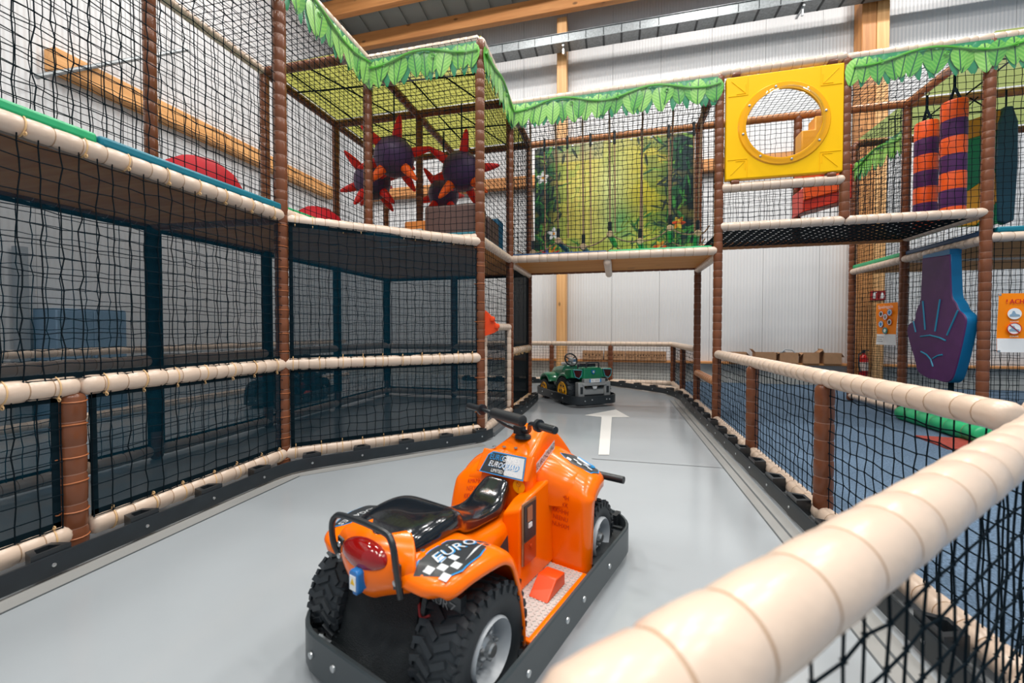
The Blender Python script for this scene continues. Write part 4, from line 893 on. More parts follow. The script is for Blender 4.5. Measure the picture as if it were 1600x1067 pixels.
# =================================================================== ledge boxes, extinguisher, signs, posters
def sealed_box(x, w_, label, h=.25, d=.26, y=11.80):
    t = root('cardboard_box', label, 'box', (x, y, .551)); b = MB(); b.box((0, 0, h/2), (w_, d, h)); bevel(link('carton', b.mesh('carton', [CARD]), t), .006, 1)
    b = MB(); r = random.Random(int(x*100))
    for k in range(5): b.box((-w_*.34+w_*.17*k, -d/2-.001, h*.55+r.uniform(-.01, .01)), (w_*.09, .002, .04))
    b.box((0, -d/2-.001, h*.3), (w_*.4, .002, .012)); link('printing', b.mesh('printing', [CARD_D]), t)
    b = MB(); b.box((0, 0, h), (w_*.99, .05, .003)); link('tape', b.mesh('tape', [mat('packing_tape', (.45, .30, .16), .3)]), t)
xs = [(-.62, .56), (-.03, .56), (.38, .24), (.72, .42), (1.12, .36)]
for i, (x, w_) in enumerate(xs): sealed_box(x, w_, ['cardboard carton on the ledge, first after the timber column', 'cardboard carton on the ledge, second after the column', 'narrow cardboard carton in the middle of the ledge row', 'cardboard carton on the ledge, second last of the row', 'cardboard carton on the ledge, last of the row from the column'][i])
def open_box(x, w_, label, h=.26, d=.26, flaps=(25, -35), cable=False):
    t = root('open_carton', label, 'box', (x, 11.79, .551)); th_ = .006
    b = MB()
    for (c, s_) in (((0, -d/2, h/2), (w_, th_, h)), ((0, d/2, h/2), (w_, th_, h)), ((-w_/2, 0, h/2), (th_, d, h)), ((w_/2, 0, h/2), (th_, d, h)), ((0, 0, th_), (w_, d, th_))): b.box(c, s_)
    link('carton', b.mesh('carton', [CARD]), t)
    for s_, ang in zip((-1, 1), flaps):
        a = math.radians(ang); b = MB(); b.add([(s_*w_/2, -d/2, h), (s_*w_/2, d/2, h), (s_*w_/2+s_*.11*math.cos(a), d/2, h+.11*math.sin(a)), (s_*w_/2+s_*.11*math.cos(a), -d/2, h+.11*math.sin(a))], [(0, 1, 2, 3)]); o = link('flap', b.mesh('flap', [CARD]), t); o.modifiers.new('thick', 'SOLIDIFY').thickness = .005
    if cable:
        b = MB(); b.tube([(-.1+.05*math.sin(i*.9), .0+.04*math.cos(i*1.3), h-.02+.05*math.sin(i*.5+.3)) for i in range(14)], .012, 6); b.tube([(-.15, -.05, h), (-.05, -.02, h+.08), (.1, -.03, h+.06), (.2, -.06, h-.05)], .014, 6); link('hose', b.mesh('hose', [mat('grey_hose', (.35, .40, .44), .4)]), t)
open_box(3.02, .40, 'open carton on the ledge beside the tall bridge post', flaps=(10, -50)); open_box(3.66, .46, 'open carton with raised flap, second on the open row', flaps=(50, -20)); open_box(4.18, .40, 'open carton with grey hose spilling over its rim', flaps=(-30, -40), cable=True); open_box(4.66, .34, 'open carton with drooping flap beside the hose carton', flaps=(-50, 40)); open_box(5.12, .36, 'open carton at the end of the ledge row by the column', flaps=(70, -60))
t = root('fire_extinguisher', 'red fire extinguisher hanging on the broad timber column', 'fire extinguisher', (5.68, 11.513, .30))
b = MB(); b.lathe([(.07, 0), (.085, .02), (.085, .40), (.06, .47), (.03, .50), (.03, .53)], 18); link('cylinder', b.mesh('cylinder', [mat('extinguisher_red', (.50, .012, .010), .25)]), t)
b = MB(); b.box((0, 0, .56), (.05, .05, .06)); b.box((.03, -.03, .60), (.12, .03, .02)); b.tube([(-.02, 0, .56), (-.1, 0, .5), (-.11, -.02, .25), (-.09, -.05, .10)], .016, 6); link('valve', b.mesh('valve', [BLACKP]), t)
b = MB(); b.box((0, .088, .40), (.10, .03, .05)); link('wall_bracket', b.mesh('wall_bracket', [STEEL]), t)
b = MB(); b.lathe([(.0865, .12), (.0865, .32)], 18); link('label_band', b.mesh('label_band', [mat('label_dim', (.55, .45, .40), .5)]), t)
def sign_plate(name, loc, w_, h, m, label, cat, rz=0):
    t = root(name, label, cat, loc, rz); b = MB(); b.box((0, 0, 0), (w_, .012, h)); link('plate', b.mesh('plate', [m]), t); return t
def add_text(t, s, x, z, size, m, y=-.009, sx=1.0, name='lettering', rot=0):
    vs, fs = text_mesh(s, size, sx); b = MB(); c_, s_ = math.cos(rot), math.sin(rot); b.add([(x+a*c_-e*s_, y, z+a*s_+e*c_) for a, e in vs], fs); return link(name, b.mesh(name, [m], smooth=False), t)
WH = mat('print_white', (.85, .85, .84), .5); RD = mat('print_red', (.60, .02, .01), .5); BKP = mat('print_black', (.02, .02, .02), .5); BLP = mat('print_blue', (.01, .22, .55), .5); ORP = mat('banner_orange', (1.0, .26, .004), .5, spec=.2, var=.04, vscale=2); GNP = mat('print_green', (.02, .30, .10), .5); GYP = mat('print_grey', (.25, .25, .25), .5)
t = sign_plate('fire_sign', (5.98, 11.585, 2.19), .30, .22, mat('sign_red', (.30, .01, .01), .4), 'dark red extinguisher sign high on the broad timber column', 'sign')
b = MB(); b.box((-.075, -.008, 0), (.05, .004, .14)); b.box((-.06, -.008, .07), (.06, .004, .02)); b.prism([(.04, -.07), (.11, -.07), (.12, 0), (.08, .08), (.05, .02)], .004, (0, -.008, 0)); link('pictogram', b.mesh('pictogram', [WH]), t)
def disc(t, x, z, r, m, y, ring=None, name='pictogram_disc'):
    b = MB(); b.lathe([(.001, -.001), (r, -.001), (r, .001), (.001, .001)], 24, 'y', 0, (x, y, z)); link(name, b.mesh(name, [m]), t)
    if ring:
        b = MB(); b.tube([(x+r*math.cos(a), y-.001, z+r*math.sin(a)) for a in [2*PI*i/24 for i in range(24)]], r*.07, 5, closed=True); link('ring', b.mesh('ring', [ring]), t)
t = root('rules_poster', 'small orange play rules poster with six round pictures, tied to the net', 'poster', (4.385, 8.25, 1.475), -1.5)
b = MB(); b.grid(lambda a, c: Vector((-.24+.48*a, .01*math.sin(6*c+3*a), -.35+.70*c)), 8, 12); link('sheet', b.mesh('sheet', [ORP]), t)
b = MB(); b.grid(lambda a, c: Vector((-.239+.478*a, .01*math.sin(6*.25*c+3*a)-.004, -.349+.18*c)), 8, 6); link('white_band', b.mesh('white_band', [WH]), t)
add_text(t, 'Spielregeln', 0, .285, .08, WH, -.02)
for i, (x, z) in enumerate(((-.10, .17), (.10, .19), (0, .12), (-.10, .0), (.10, .03), (0, -.11))):
    disc(t, x, z, .052, WH if i != 5 else GNP, -.02, BLP if i % 2 else RD); b = MB(); b.prism([(-.02, -.03), (.015, -.03), (.03, .01), (0, .035), (-.03, .01)], .003, (x, -.023, z)); link('figure', b.mesh('figure', [(BKP, BLP, GYP, BLP, BKP, WH)[i]]), t)

for k, wd in enumerate((.16, .12, .14)):
    b = MB(); b.box((-.12+wd/2-.07, -.02, -.22-.035*k), (wd, .002, .012)); link('print_line', b.mesh('print_line', [GYP]), t)
t = root('notice_banner', 'orange notice banner headed ACHTUNG, tied to the net', 'banner', (4.80, Y4-.07, 1.46))
b = MB(); b.grid(lambda a, c: Vector((-.265+.53*a, .008*math.sin(5*c+4*a), -.36+.72*c)), 10, 10); link('sheet', b.mesh('sheet', [ORP]), t)
b = MB(); b.grid(lambda a, c: Vector((-.264+.528*a, .008*math.sin(5*.25*c+4*a)-.004, -.359+.17*c)), 10, 4); link('white_band', b.mesh('white_band', [WH]), t)
add_text(t, '! ACHTUNG !', 0, .255, .082, RD, -.02, .82); add_text(t, '! ACHTUNG !', .004, .256, .082, RD, -.021, .82)
for i, (x, z) in enumerate(((-.115, .11), (-.115, -.07), (.115, .11), (.115, -.07))):
    disc(t, x, z, .068, WH, -.02, RD if i in (1, 2) else None)
    b = MB(); b.prism([(-.05, -.03), (.05, -.03), (.045, -.01), (.01, .0), (-.005, .035), (-.02, .035), (-.03, -.0), (-.05, -.01)], .003, (x, -.024, z)); link('shoe_picture', b.mesh('shoe_picture', [mat('picture_blue', (.25, .38, .5), .5)]), t)
    if i in (1, 2): b = MB(); b.tube([(x-.05, -.027, z+.05), (x+.05, -.027, z-.05)], .005, 5); link('slash', b.mesh('slash', [RD]), t)
    add_text(t, 'SCHUHE', x, z-.095, .022, WH, -.02)
b = MB(); b.lathe([(.008, -.012), (.016, -.008), (.016, 0)], 10, 'y'); me_ = b.mesh('eyelet', [STEEL])
for (x, z) in ((-.25, .345), (-.25, -.345), (.25, .345), (.25, -.345)): link('eyelet', me_, t, (x, 0, z))
# green roll, triangle mat and hanging dark pad on the carpet side
o = rail((4.25, 6.1, .12), (4.28, 7.65, .10), 'green padded roll lying on the carpet edge', GREEN, r=.11, seg=.24); o['category'] = 'foam roll'; o.name = 'foam_roll'
b = MB(); b.box((4.6, 6.95, .06), (.5, 1.5, .12)); o = link('floor_mat', b.mesh('floor_mat', [mat('navy_vinyl', (.006, .05, .12), .45)]), None); bevel(o, .02, 2); tag(o, 'dark blue floor mat behind the green roll', 'mat')
b = MB(); b.prism([(3.73, 6.40), (3.70, 5.80), (4.5, 5.5), (4.5, 6.35)], .02, (0, 0, .014), ((1, 0, 0), (0, 1, 0), (0, 0, 1))); o = link('triangle_mat', b.mesh('triangle_mat', [mat('brick_red_mat', (.32, .045, .03), .8, var=.2, vscale=30)]), None); tag(o, 'brick red mat lying on the blue carpet before the green roll', 'mat')
b = MB(); b.lathe([(.10, .55), (.13, .6), (.13, 1.0), (.10, 1.05)], 16); o = link('hanging_bumper', b.mesh('hanging_bumper', [BLACKP]), None, (5.5, 6.9, 0)); tag(o, 'black round bumper hanging behind the notice banner', 'bumper'); b = MB(); b.tube([(0, 0, 1.04), (0, 0, 2.46)], .012, 6); link('strap', b.mesh('strap', [HEM]), o)

t = root('wall_cabinet', 'pale blue cabinet against the side wall, seen through the mesh', 'cabinet', (-8.25, 4.75, 0))
b = MB(); b.box((0, 0, .85), (.5, .9, 1.7)); bevel(link('carcass', b.mesh('carcass', [mat('cabinet_blue', (.20, .31, .44), .5)]), t), .01, 1)
for s_ in (-1, 1):
    b = MB(); b.box((.256, s_*.225, .86), (.014, .44, 1.62)); o = bevel(link('door', b.mesh('door', [MATS['cabinet_blue']]), t), .004, 1)
    b = MB(); b.box((.27, s_*.05, .95), (.02, .02, .16)); link('handle', b.mesh('handle', [STEEL]), o)
b = MB(); b.box((0, 0, 1.3), (.12, .12, 2.6)); o = link('wall_duct', b.mesh('wall_duct', [mat('duct_grey', (.32, .34, .36), .5)]), None, (-8.5, 4.18, 0)); tag(o, 'grey vertical duct beside the pale blue cabinet', 'duct')
# =================================================================== ride-on karts
def spline(pts, n):
    P = [Vector(p) for p in pts]; P = [P[0]*2-P[1]]+P+[P[-1]*2-P[-2]]; out = []; m = len(P)-3
    for i in range(n+1):
        t_ = i/n*m; k = min(int(t_), m-1); t_ -= k; a, b, c, d = P[k:k+4]
        out.append(.5*((2*b)+(c-a)*t_+(2*a-5*b+4*c-d)*t_*t_+(3*b-a-3*c+d)*t_**3))
    return out
TYRE = mat('tyre_rubber', (.018, .023, .028), .55, var=.2); PAN = mat('pan_black', (.013, .017, .020), .45, bump=(.3, 200)); SEATM = mat('seat_vinyl', (.006, .009, .013), .14, coat=.4, bump=(.06, 60))
TAIL = mat('tail_lens', (.30, .003, .003), .08, coat=.6); TREADP = mat('diamond_plate', (.60, .58, .55), .3, metal=.25)
def tyre_mesh(R, W, nl=27, ri=.110):
    b = MB(); h = W/2
    b.lathe([(ri, -h*.8), (ri+.02, -h*.95), (R*.8, -h), (R*.92, -h*.92), (R*.965, -h*.72), (R*.975, -h*.3), (R*.975, h*.3), (R*.965, h*.72), (R*.92, h*.92), (R*.8, h), (ri+.02, h*.95), (ri, h*.8)], 40, 'x', caps=False)
    for k in range(nl):
        a = 2*PI*k/nl
        for s, off in ((-1, 0), (1, PI/nl)):
            M = Matrix.Rotation(a+off, 3, 'X')
            b.box(M @ Vector((s*h*.30, 0, R*.98)), (h*.62, .020, .016), 0, M @ Matrix.Rotation(s*.5, 3, 'Z'))
            b.box(M @ Vector((s*h*.72, .012, R*.955)), (h*.46, .021, .018), 0, M @ Matrix.Rotation(-s*.25, 3, 'Y') @ Matrix.Rotation(s*-.2, 3, 'Z'))
            M2 = Matrix.Rotation(a+off+PI/nl*.5, 3, 'X'); b.box(M2 @ Vector((s*h*.95, 0, R*.90)), (.014, .020, R*.13), 0, M2)
    return b.mesh('tyre', [TYRE], sharp=.6)
def rim_mesh(R, m):
    b = MB(); b.lathe([(R*.98, -.05), (R, .035), (R*1.03, .062), (R*.97, .072), (R*.90, .055), (R*.82, .02), (R*.78, .004), (R*.74, .010), (R*.62, .006), (R*.50, .022), (R*.3, .020), (.001, .02)], 32, 'x'); return b.mesh('rim', [m], sharp=.9)
def hub_mesh(m):
    b = MB(); b.lathe([(.040, .01), (.040, .035), (.028, .045), (.026, .062), (.020, .068), (.001, .068)], 18, 'x')
    for k in range(5):
        a = 2*PI*k/5; b.lathe([(.008, .02), (.008, .045), (.001, .048)], 8, 'x', 0, (0, .052*math.cos(a), .052*math.sin(a)))
    return b.mesh('hub', [m], sharp=.6)
def wheel(t, u, v, R, W, tm, rm, hm, name='wheel', off=.14):
    o = link(name, tm, t, (u, v, R+.005)); s = 1 if u > 0 else -1
    if s < 0: o.rotation_euler = (0, 0, PI)
    link('rim', rm, o, (W*off, 0, 0)); link('hub', hm, o, (W*off, 0, 0)); return o
def kart_kerb(t, hu, hv, rr, z0, z1, bolts=True, m=None):
    pts = []
    for cx, cy, a0 in ((hu-rr, -hv+rr, -PI/2), (hu-rr, hv-rr, 0), (-hu+rr, hv-rr, PI/2), (-hu+rr, -hv+rr, PI)):
        for k in range(9): a = a0+PI/2*k/8; pts.append((cx+rr*math.cos(a), cy+rr*math.sin(a), a))
    b = MB(); n = len(pts); vs = []
    for (x, y, a) in pts:
        c, s = math.cos(a), math.sin(a)
        for (d, z) in ((0, z0), (0, z1-.006), (-.005, z1), (-.016, z1), (-.02, z1-.02), (-.02, z0)): vs.append((x+c*d, y+s*d, z))
    b.add(vs, [(i*6+k, i*6+(k+1) % 6, ((i+1) % n)*6+(k+1) % 6, ((i+1) % n)*6+k) for i in range(n) for k in range(6)][::1])
    link('bumper', b.mesh('bumper', [m or mat('kart_bumper', (.042, .054, .060), .38)], sharp=.6), t)
    zb = (z0+z1)/2
    for (x, y, rz) in [(hu, y, PI/2) for y in (-hv*.55, -hv*.18, hv*.02, hv*.4)]+[(-hu, y, -PI/2) for y in (-hv*.5, 0, hv*.5)]+[(x, -hv, 0) for x in (-hu*.55, -.12, .18, hu*.5)]:
        link('bumper_bolt', BOLT, t, (x, y, zb+R_.uniform(-.01, .01)), (PI/2, 0, rz)).scale = (1.3,)*3
def path_w(path, v): 
    P = sorted(((p[0], p[1]) for p in path)); return float(np.interp(v, [p[0] for p in P], [p[1] for p in P]))
CH_D = mat('sticker_dark', (.03, .035, .04), .3); CH_W = mat('sticker_silver', (.66, .68, .70), .3, metal=.1); CH_B = mat('sticker_blue', (.02, .28, .62), .3)
def patch(t, name, out, fn, m):
    """flat sticker outline mapped by fn(x,y)->Vector, triangulated as fan over a fine outline"""
    b = MB(); n = len(out); cx = sum(p[0] for p in out)/n; cy = sum(p[1] for p in out)/n; rings = 5; vs = []; fs = []
    for r in range(rings+1):
        for p in out: k = r/rings; vs.append(fn(cx+(p[0]-cx)*k, cy+(p[1]-cy)*k))
    for r in range(rings):
        for i in range(n): j = (i+1) % n; fs.append((r*n+i, (r+1)*n+i, (r+1)*n+j, r*n+j))
    b.add(vs, fs); return link(name, b.mesh(name, [m], sharp=None), t)
def dense(out, k=4): return [(a[0]+(c[0]-a[0])*i/k, a[1]+(c[1]-a[1])*i/k) for a, c in zip(out, out[1:]+out[:1]) for i in range(k)]
def text_on(t, s, size, fn, x, y, m, sx=1.0, rot=0.0, name='lettering', shear=0.0):
    vs, fs = text_mesh(s, size, sx); b = MB(); c_, s_ = math.cos(rot), math.sin(rot)
    b.add([fn(x+(a+shear*e)*c_-e*s_, y+(a+shear*e)*s_+e*c_) for a, e in vs], fs); return link(name, b.mesh(name, [m], smooth=False), t)

def quad(loc, rz, label):
    t = root('quad_kart', label, 'ride-on kart', loc, rz)
    kart_kerb(t, .478, .87, .24, .05, .20)
    b = MB(); b.box((0, 0, .095), (.56, 1.50, .05)); b.box((0, -.70, .13), (.84, .02, .06)); b.box((0, .72, .13), (.84, .02, .06)); b.box((.40, .52, .12), (.06, .5, .05)); link('chassis', b.mesh('chassis', [PAN]), t)
    # wheels
    tr, tf = tyre_mesh(.225, .20), tyre_mesh(.20, .165, 26); rm, hm = rim_mesh(.110, SILVER), hub_mesh(STEEL)
    for s in (-1, 1): wheel(t, s*.30, -.58, .225, .20, tr, rm, hm); wheel(t, s*.31, .445, .20, .165, tf, rm, hm)
    # rear fenders
    RP = [(-.815, .515), (-.805, .542), (-.765, .562), (-.69, .576), (-.58, .572), (-.50, .552), (-.44, .505), (-.405, .43), (-.372, .33), (-.352, .22), (-.345, .13)]
    RU = [.31, .35, .378, .392, .40, .40, .40, .40, .40, .40, .40]
    def sweep(path, uo, ui, s, edge=.055, n=44, name='fender', inner_edge=0.0, slope=0.0):
        sp = spline([(p[0], p[1], q) for p, q in zip(path, uo)], n); rings = []
        for i, p in enumerate(sp):
            a = sp[max(0, i-1)]; c = sp[min(n, i+1)]; d = Vector((c.x-a.x, c.y-a.y)).normalized(); nn = Vector((-d.y, d.x))
            o = p.z; rg = []
            for (du, dn) in ((ui-o, -inner_edge), (ui+.03-o, 0), (-.06, 0), (-.03, -.004), (-.012, -.014), (-.003, -.03), (0, -edge)):
                q = Vector((p.x, p.y))+nn*(dn if False else dn)-Vector((0, slope*max(0, min(1, (p.y-.48)/.10))*(o+du-.25))); rg.append(Vector((s*(o+du), q.x, q.y)))
            rings.append(rg)
        b = MB(); b.loft(rings if s > 0 else [r for r in rings], 0, False, False); ob = link(name, b.mesh(name, [ORANGE], sharp=1.2), t)
        sol = ob.modifiers.new('thick', 'SOLIDIFY'); sol.thickness = .012; sol.offset = 0; return ob
    RUL = [.26, .29, .315, .33, .34, .345, .35, .35, .35, .35, .35]
    FP = [(.215, .09), (.215, .25), (.212, .40), (.215, .50), (.24, .575), (.295, .617), (.375, .632), (.46, .618), (.53, .578), (.58, .51), (.595, .46)]
    FL = [(.03, .09), (.06, .25), (.10, .40), (.15, .50), (.215, .575), (.29, .617), (.375, .632), (.46, .618), (.53, .578), (.58, .51), (.595, .46)]
    FU = [.405, .41, .415, .42, .42, .418, .412, .40, .38, .35, .33]
    for s in (-1, 1):
        sweep(RP, RU if s > 0 else RUL, .09, s, name='rear_fender', edge=.042); sweep(FP if s > 0 else FL, FU, .08, s, name='front_fender', edge=.06, slope=.40)
        b = MB(); b.grid(lambda a, c: Vector((s*(.19+.20*a), -.385-.03*math.sin(PI*c), .14+.25*c)), 3, 6); o = link('inner_guard', b.mesh('inner_guard', [PAN]), t)
    # centre tunnel under the seat
    rings = []
    for (v, hw, top, bt) in ((-.77, .17, .53, .43), (-.70, .19, .56, .43), (-.50, .19, .56, .42), (-.42, .165, .51, .36), (-.36, .155, .49, .13), (-.30, .15, .46, .13), (-.15, .15, .45, .13), (.06, .16, .47, .13)):
        rings.append([Vector((x, v, z)) for x, z in ((-hw, bt), (-hw, bt+.03), (-hw, top-.06), (-hw*.8, top-.01), (-hw*.4, top), (hw*.4, top), (hw*.8, top-.01), (hw, top-.06), (hw, bt+.03), (hw, bt))])
    b = MB(); b.loft(rings); subd(link('tunnel', b.mesh('tunnel', [ORANGE]), t), 2)
    # steering column body
    rings = []
    for (v, hw, top) in ((.04, .150, .600), (.043, .156, .607), (.075, .158, .655), (.10, .156, .700), (.12, .150, .712), (.20, .135, .738), (.26, .118, .758), (.30, .112, .785), (.345, .112, .812), (.40, .115, .812), (.46, .125, .775), (.53, .145, .70), (.60, .16, .62), (.67, .165, .51), (.70, .15, .40)):
        rings.append([Vector((x, v, z)) for x, z in ((-hw*1.08, .14), (-hw*1.05, .36), (-hw*1.0, top-.10), (-hw*.95, top-.03), (-hw*.80, top-.004), (-hw*.35, top), (hw*.35, top), (hw*.80, top-.004), (hw*.95, top-.03), (hw*1.0, top-.10), (hw*1.05, .36), (hw*1.08, .14))])
    b = MB(); b.loft(rings); subd(link('steering_column_body', b.mesh('steering_column_body', [ORANGE], sharp=1.3), t), 2)
    # shoulders linking the column to the front fenders
    for s in (-1, 1):
        QA = spline([(.15, .44, 0), (.145, .56, 0), (.165, .61, 0), (.21, .65, 0), (.28, .668, 0), (.38, .675, 0), (.48, .65, 0), (.58, .55, 0)], 24); fp = FP if s > 0 else FL
        QB = spline([(fp[3][0]-.002, .44, 0), (fp[3][0]+.002, .51, 0), (fp[4][0], .562, 0), (.295, .598, 0), (.375, .611, 0), (.46, .598, 0), (.53, .560, 0), (.58, .495, 0)], 24)
        def sh(a, c, s=s, QA=QA, QB=QB):
            i = min(24, round(c*24)); k = a*a*(3-2*a)*.6+a*.4; q = QA[i].lerp(QB[i], k); return Vector((s*(.118+.20*a), q.x, q.y))
        b = MB(); b.grid(sh, 10, 24, flip=s < 0); link('shoulder', b.mesh('shoulder', [ORANGE], sharp=None), t)
    # dash lip in front of the pommel
    b = MB(); b.loft([[Vector((x, .02+.0*k, .60)), Vector((x, .055, .598)), Vector((x, .115, .70)), Vector((x, .095, .712))] for k, x in enumerate((-.165, -.15, -.05, .05, .15, .165))]); bevel(link('dash', b.mesh('dash', [ORANGE]), t), .008, 2)
    # coin console on the side
    b = MB(); b.add([(.100, -.12, .13), (.215, -.12, .13), (.215, .22, .13), (.100, .22, .13), (.105, -.115, .480), (.212, -.115, .525), (.20, .22, .58), (.11, .22, .57), (.11, -.03, .525), (.208, -.03, .555)], [(3, 2, 1, 0), (0, 1, 5, 4), (4, 5, 9, 8), (8, 9, 6, 7), (1, 2, 6, 9, 5), (2, 3, 7, 6), (3, 0, 4, 8, 7)])
    bevel(link('coin_console', b.mesh('coin_console', [ORANGE]), t), .014, 3)
    b = MB(); b.box((.219, -.048, .40), (.010, .130, .30)); o = bevel(link('coin_panel', b.mesh('coin_panel', [mat('bronze_frame', (.32, .16, .08), .3, metal=.4)]), t), .004, 1)
    b = MB(); b.box((.006, .0, .05), (.006, .105, .17)); link('coin_slot_plate', b.mesh('coin_slot_plate', [BLACKP]), o, (.219, -.048, .40))
    b = MB(); b.box((.010, -.01, .09), (.006, .045, .07)); link('coin_entry', b.mesh('coin_entry', [mat('copper', (.45, .22, .12), .3, metal=.6)]), o, (.219, -.048, .40)); b = MB(); b.box((.011, -.008, .035), (.008, .03, .022)); link('coin_button', b.mesh('coin_button', [WHITE]), o, (.219, -.048, .40))
    b = MB(); b.box((.006, 0, -.095), (.006, .105, .105)); b.lathe([(.010, .01), (.010, .016), (.001, .017)], 10, 'x', 0, (0, 0, -.07)); link('coin_door', b.mesh('coin_door', [mat('coin_door_red', (.50, .05, .005), .25)]), o, (.219, -.048, .40))
    # seat
    rings = []
    for (v, hw, top, th) in ((-.775, .12, .605, .03), (-.765, .15, .628, .07), (-.70, .168, .648, .09), (-.60, .172, .660, .10), (-.52, .166, .658, .10), (-.465, .150, .640, .10), (-.43, .128, .600, .09), (-.37, .110, .560, .08), (-.28, .098, .528, .06), (-.18, .092, .520, .06), (-.11, .104, .530, .07), (-.05, .094, .556, .09), (.0, .080, .588, .10), (.03, .076, .603, .08)):
        rings.append([Vector((x-(.018 if v > -.06 else 0), v, z)) for x, z in ((-hw, top-th), (-hw*1.06, top-th*.6), (-hw*1.03, top-.018), (-hw*.86, top-.002), (-hw*.5, top+.001), (0, top+.0), (hw*.5, top+.001), (hw*.86, top-.002), (hw*1.03, top-.018), (hw*1.06, top-th*.6), (hw, top-th), (0, top-th-.01))])
    b = MB(); b.loft(rings); subd(link('seat', b.mesh('seat', [SEATM], sharp=None), t), 2)
    # tail cowl with lens, rack, key box
    rows = [(.606, .10, -.765), (.596, .15, -.79), (.572, .19, -.822), (.54, .205, -.835), (.50, .19, -.832), (.465, .155, -.815), (.44, .10, -.795), (.425, .05, -.775)]
    b = MB(); b.loft([[Vector((.010+hw*k, v+.055*abs(k)**2.5-.012*math.cos(k*4), z+.012*abs(k))) for k in (-1, -.85, -.6, -.3, 0, .3, .6, .85, 1)] for z, hw, v in rows], 0, False, False)
    o = subd(link('tail_cowl', b.mesh('tail_cowl', [ORANGE], sharp=None), t), 2); so = o.modifiers.new('thick', 'SOLIDIFY'); so.thickness = .025
    b = MB(); b.add([(-.19, -.79, .57), (.19, -.79, .57), (.19, -.6, .565), (-.19, -.6, .565), (-.14, -.765, .600), (.14, -.765, .600), (.15, -.62, .592), (-.15, -.62, .592)], [(0, 1, 5, 4), (4, 5, 6, 7), (1, 2, 6, 5), (3, 0, 4, 7)]); link('deck_piece', b.mesh('deck_piece', [ORANGE]), t)
    b = MB(); b.lathe([(math.sin(PI*i/14), -math.cos(PI*i/14)) for i in range(15)], 28, 'y'); b.v = [(x*.118, y*.045, z*.056*(1.0 if z > 0 else 1.05-.4*abs(x))) for x, y, z in b.v]; link('tail_light', b.mesh('tail_light', [TAIL], sharp=None), t, (.010, -.825, .574))
    b = MB(); b.tube([p+Vector((.010, 0, 0)) for p in spline([(-.172, -.815, .520), (-.175, -.835, .575), (-.172, -.842, .64), (-.155, -.840, .675), (-.12, -.835, .688), (0, -.832, .692), (.12, -.835, .688), (.155, -.840, .675), (.172, -.842, .64), (.175, -.835, .575), (.172, -.815, .475)], 50)], .0115, 8); o = link('grab_rail', b.mesh('grab_rail', [BLACKP]), t)
    for s in (-1, 1):
        b = MB(); b.prism([(-.012, -.05), (.02, -.04), (.02, .04), (-.012, .05)], .008); link('bracket', b.mesh('bracket', [BLACKP]), o, (s*.155+.010, -.818, .545))
        for dz in (-.022, .022): link('bolt', BOLT, t, (s*.155+.010, -.824, .545+dz), (PI/2, 0, 0))
    b = MB(); b.prism([(-.024, -.03), (.024, -.03), (.024, .032), (.014, .042), (-.014, .042), (-.024, .032)], .04); b.prism([(-.012, -.045), (.012, -.045), (.012, -.03), (-.012, -.03)], .03); o = bevel(link('key_box', b.mesh('key_box', [mat('key_box_blue', (.02, .17, .48), .3)]), t, (.028, -.868, .510)), .004, 2)
    b = MB(); b.box((0, -.0215, 0), (.032, .002, .05)); q = link('warning_label', b.mesh('warning_label', [WH]), o); b = MB(); b.prism([(-.011, -.008), (.011, -.008), (0, .013)], .002, (0, -.023, .004)); link('warning_triangle', b.mesh('warning_triangle', [mat('warning_yellow', (.85, .5, .0), .4)]), o)
    # rear black panels
    b = MB(); b.add([(-.21, -.715, .44), (.17, -.715, .44), (.20, -.80, .15), (-.23, -.80, .15), (-.23, -.855, .12), (.20, -.855, .12)], [(0, 3, 2, 1), (3, 4, 5, 2)]); o = link('rear_panel', b.mesh('rear_panel', [mat('carbon_plate', (.020, .026, .030), .35, bump=(.8, 350))]), t); so = o.modifiers.new('thick', 'SOLIDIFY'); so.thickness = .012
    b = MB(); b.box((.20, -.745, .29), (.02, .03, .32), 0, Matrix.Rotation(-.27, 3, 'X')); b.tube([(.2, -.66, .26), (.34, -.60, .235)], .022, 8); b.box((0, -.56, .235), (.60, .05, .05)); link('axle_carrier', b.mesh('axle_carrier', [PAN]), t)
    b = MB(); b.box((.25, -.69, .41), (.20, .03, .12)); o = link('motor_cover', b.mesh('motor_cover', [BLACKP]), t); 
    f_ = lambda x, y: Vector((.265+x, -.707, .43+y)); text_on(t, 'KURZ', .05, f_, 0, 0, GYP, 1.0, -.1)
    b = MB(); b.tube(spline([(.17, -.72, .40), (.20, -.74, .37), (.235, -.73, .385)], 12), .006, 5); link('cable', b.mesh('cable', [mat('cable_red', (.35, .01, .01), .4)]), t)
    # foot plates, pedal
    for s in (-1, 1):
        b = MB(); b.box((s*.305, -.075, .118), (.22, .56, .02)); bevel(link('step', b.mesh('step', [ORANGE]), t), .006, 2)
        b = MB(); b.box((s*.30, -.075, .129), (.19, .53, .004)); r = 0
        for i in range(26):
            for j in range(9): b.box((s*(.212+.022*j), -.33+.0205*i, .1325), (.014, .005, .004), 0, Matrix.Rotation(.8*(1 if (i+j) % 2 else -1), 3, 'Z'))
        link('tread_plate', b.mesh('tread_plate', [TREADP]), t)
    b = MB(); b.add([(.26, -.15, .134), (.36, -.15, .134), (.36, .03, .134), (.26, .03, .134), (.26, -.06, .20), (.36, -.06, .20), (.36, .03, .19), (.26, .03, .19)], [(0, 1, 5, 4), (4, 5, 6, 7), (1, 2, 6, 5), (3, 0, 4, 7), (2, 3, 7, 6)]); o = bevel(link('pedal', b.mesh('pedal', [mat('pedal_orange', (.78, .07, .005), .4)]), t, (.0, .03, 0), (0, 0, 0)), .006, 2)
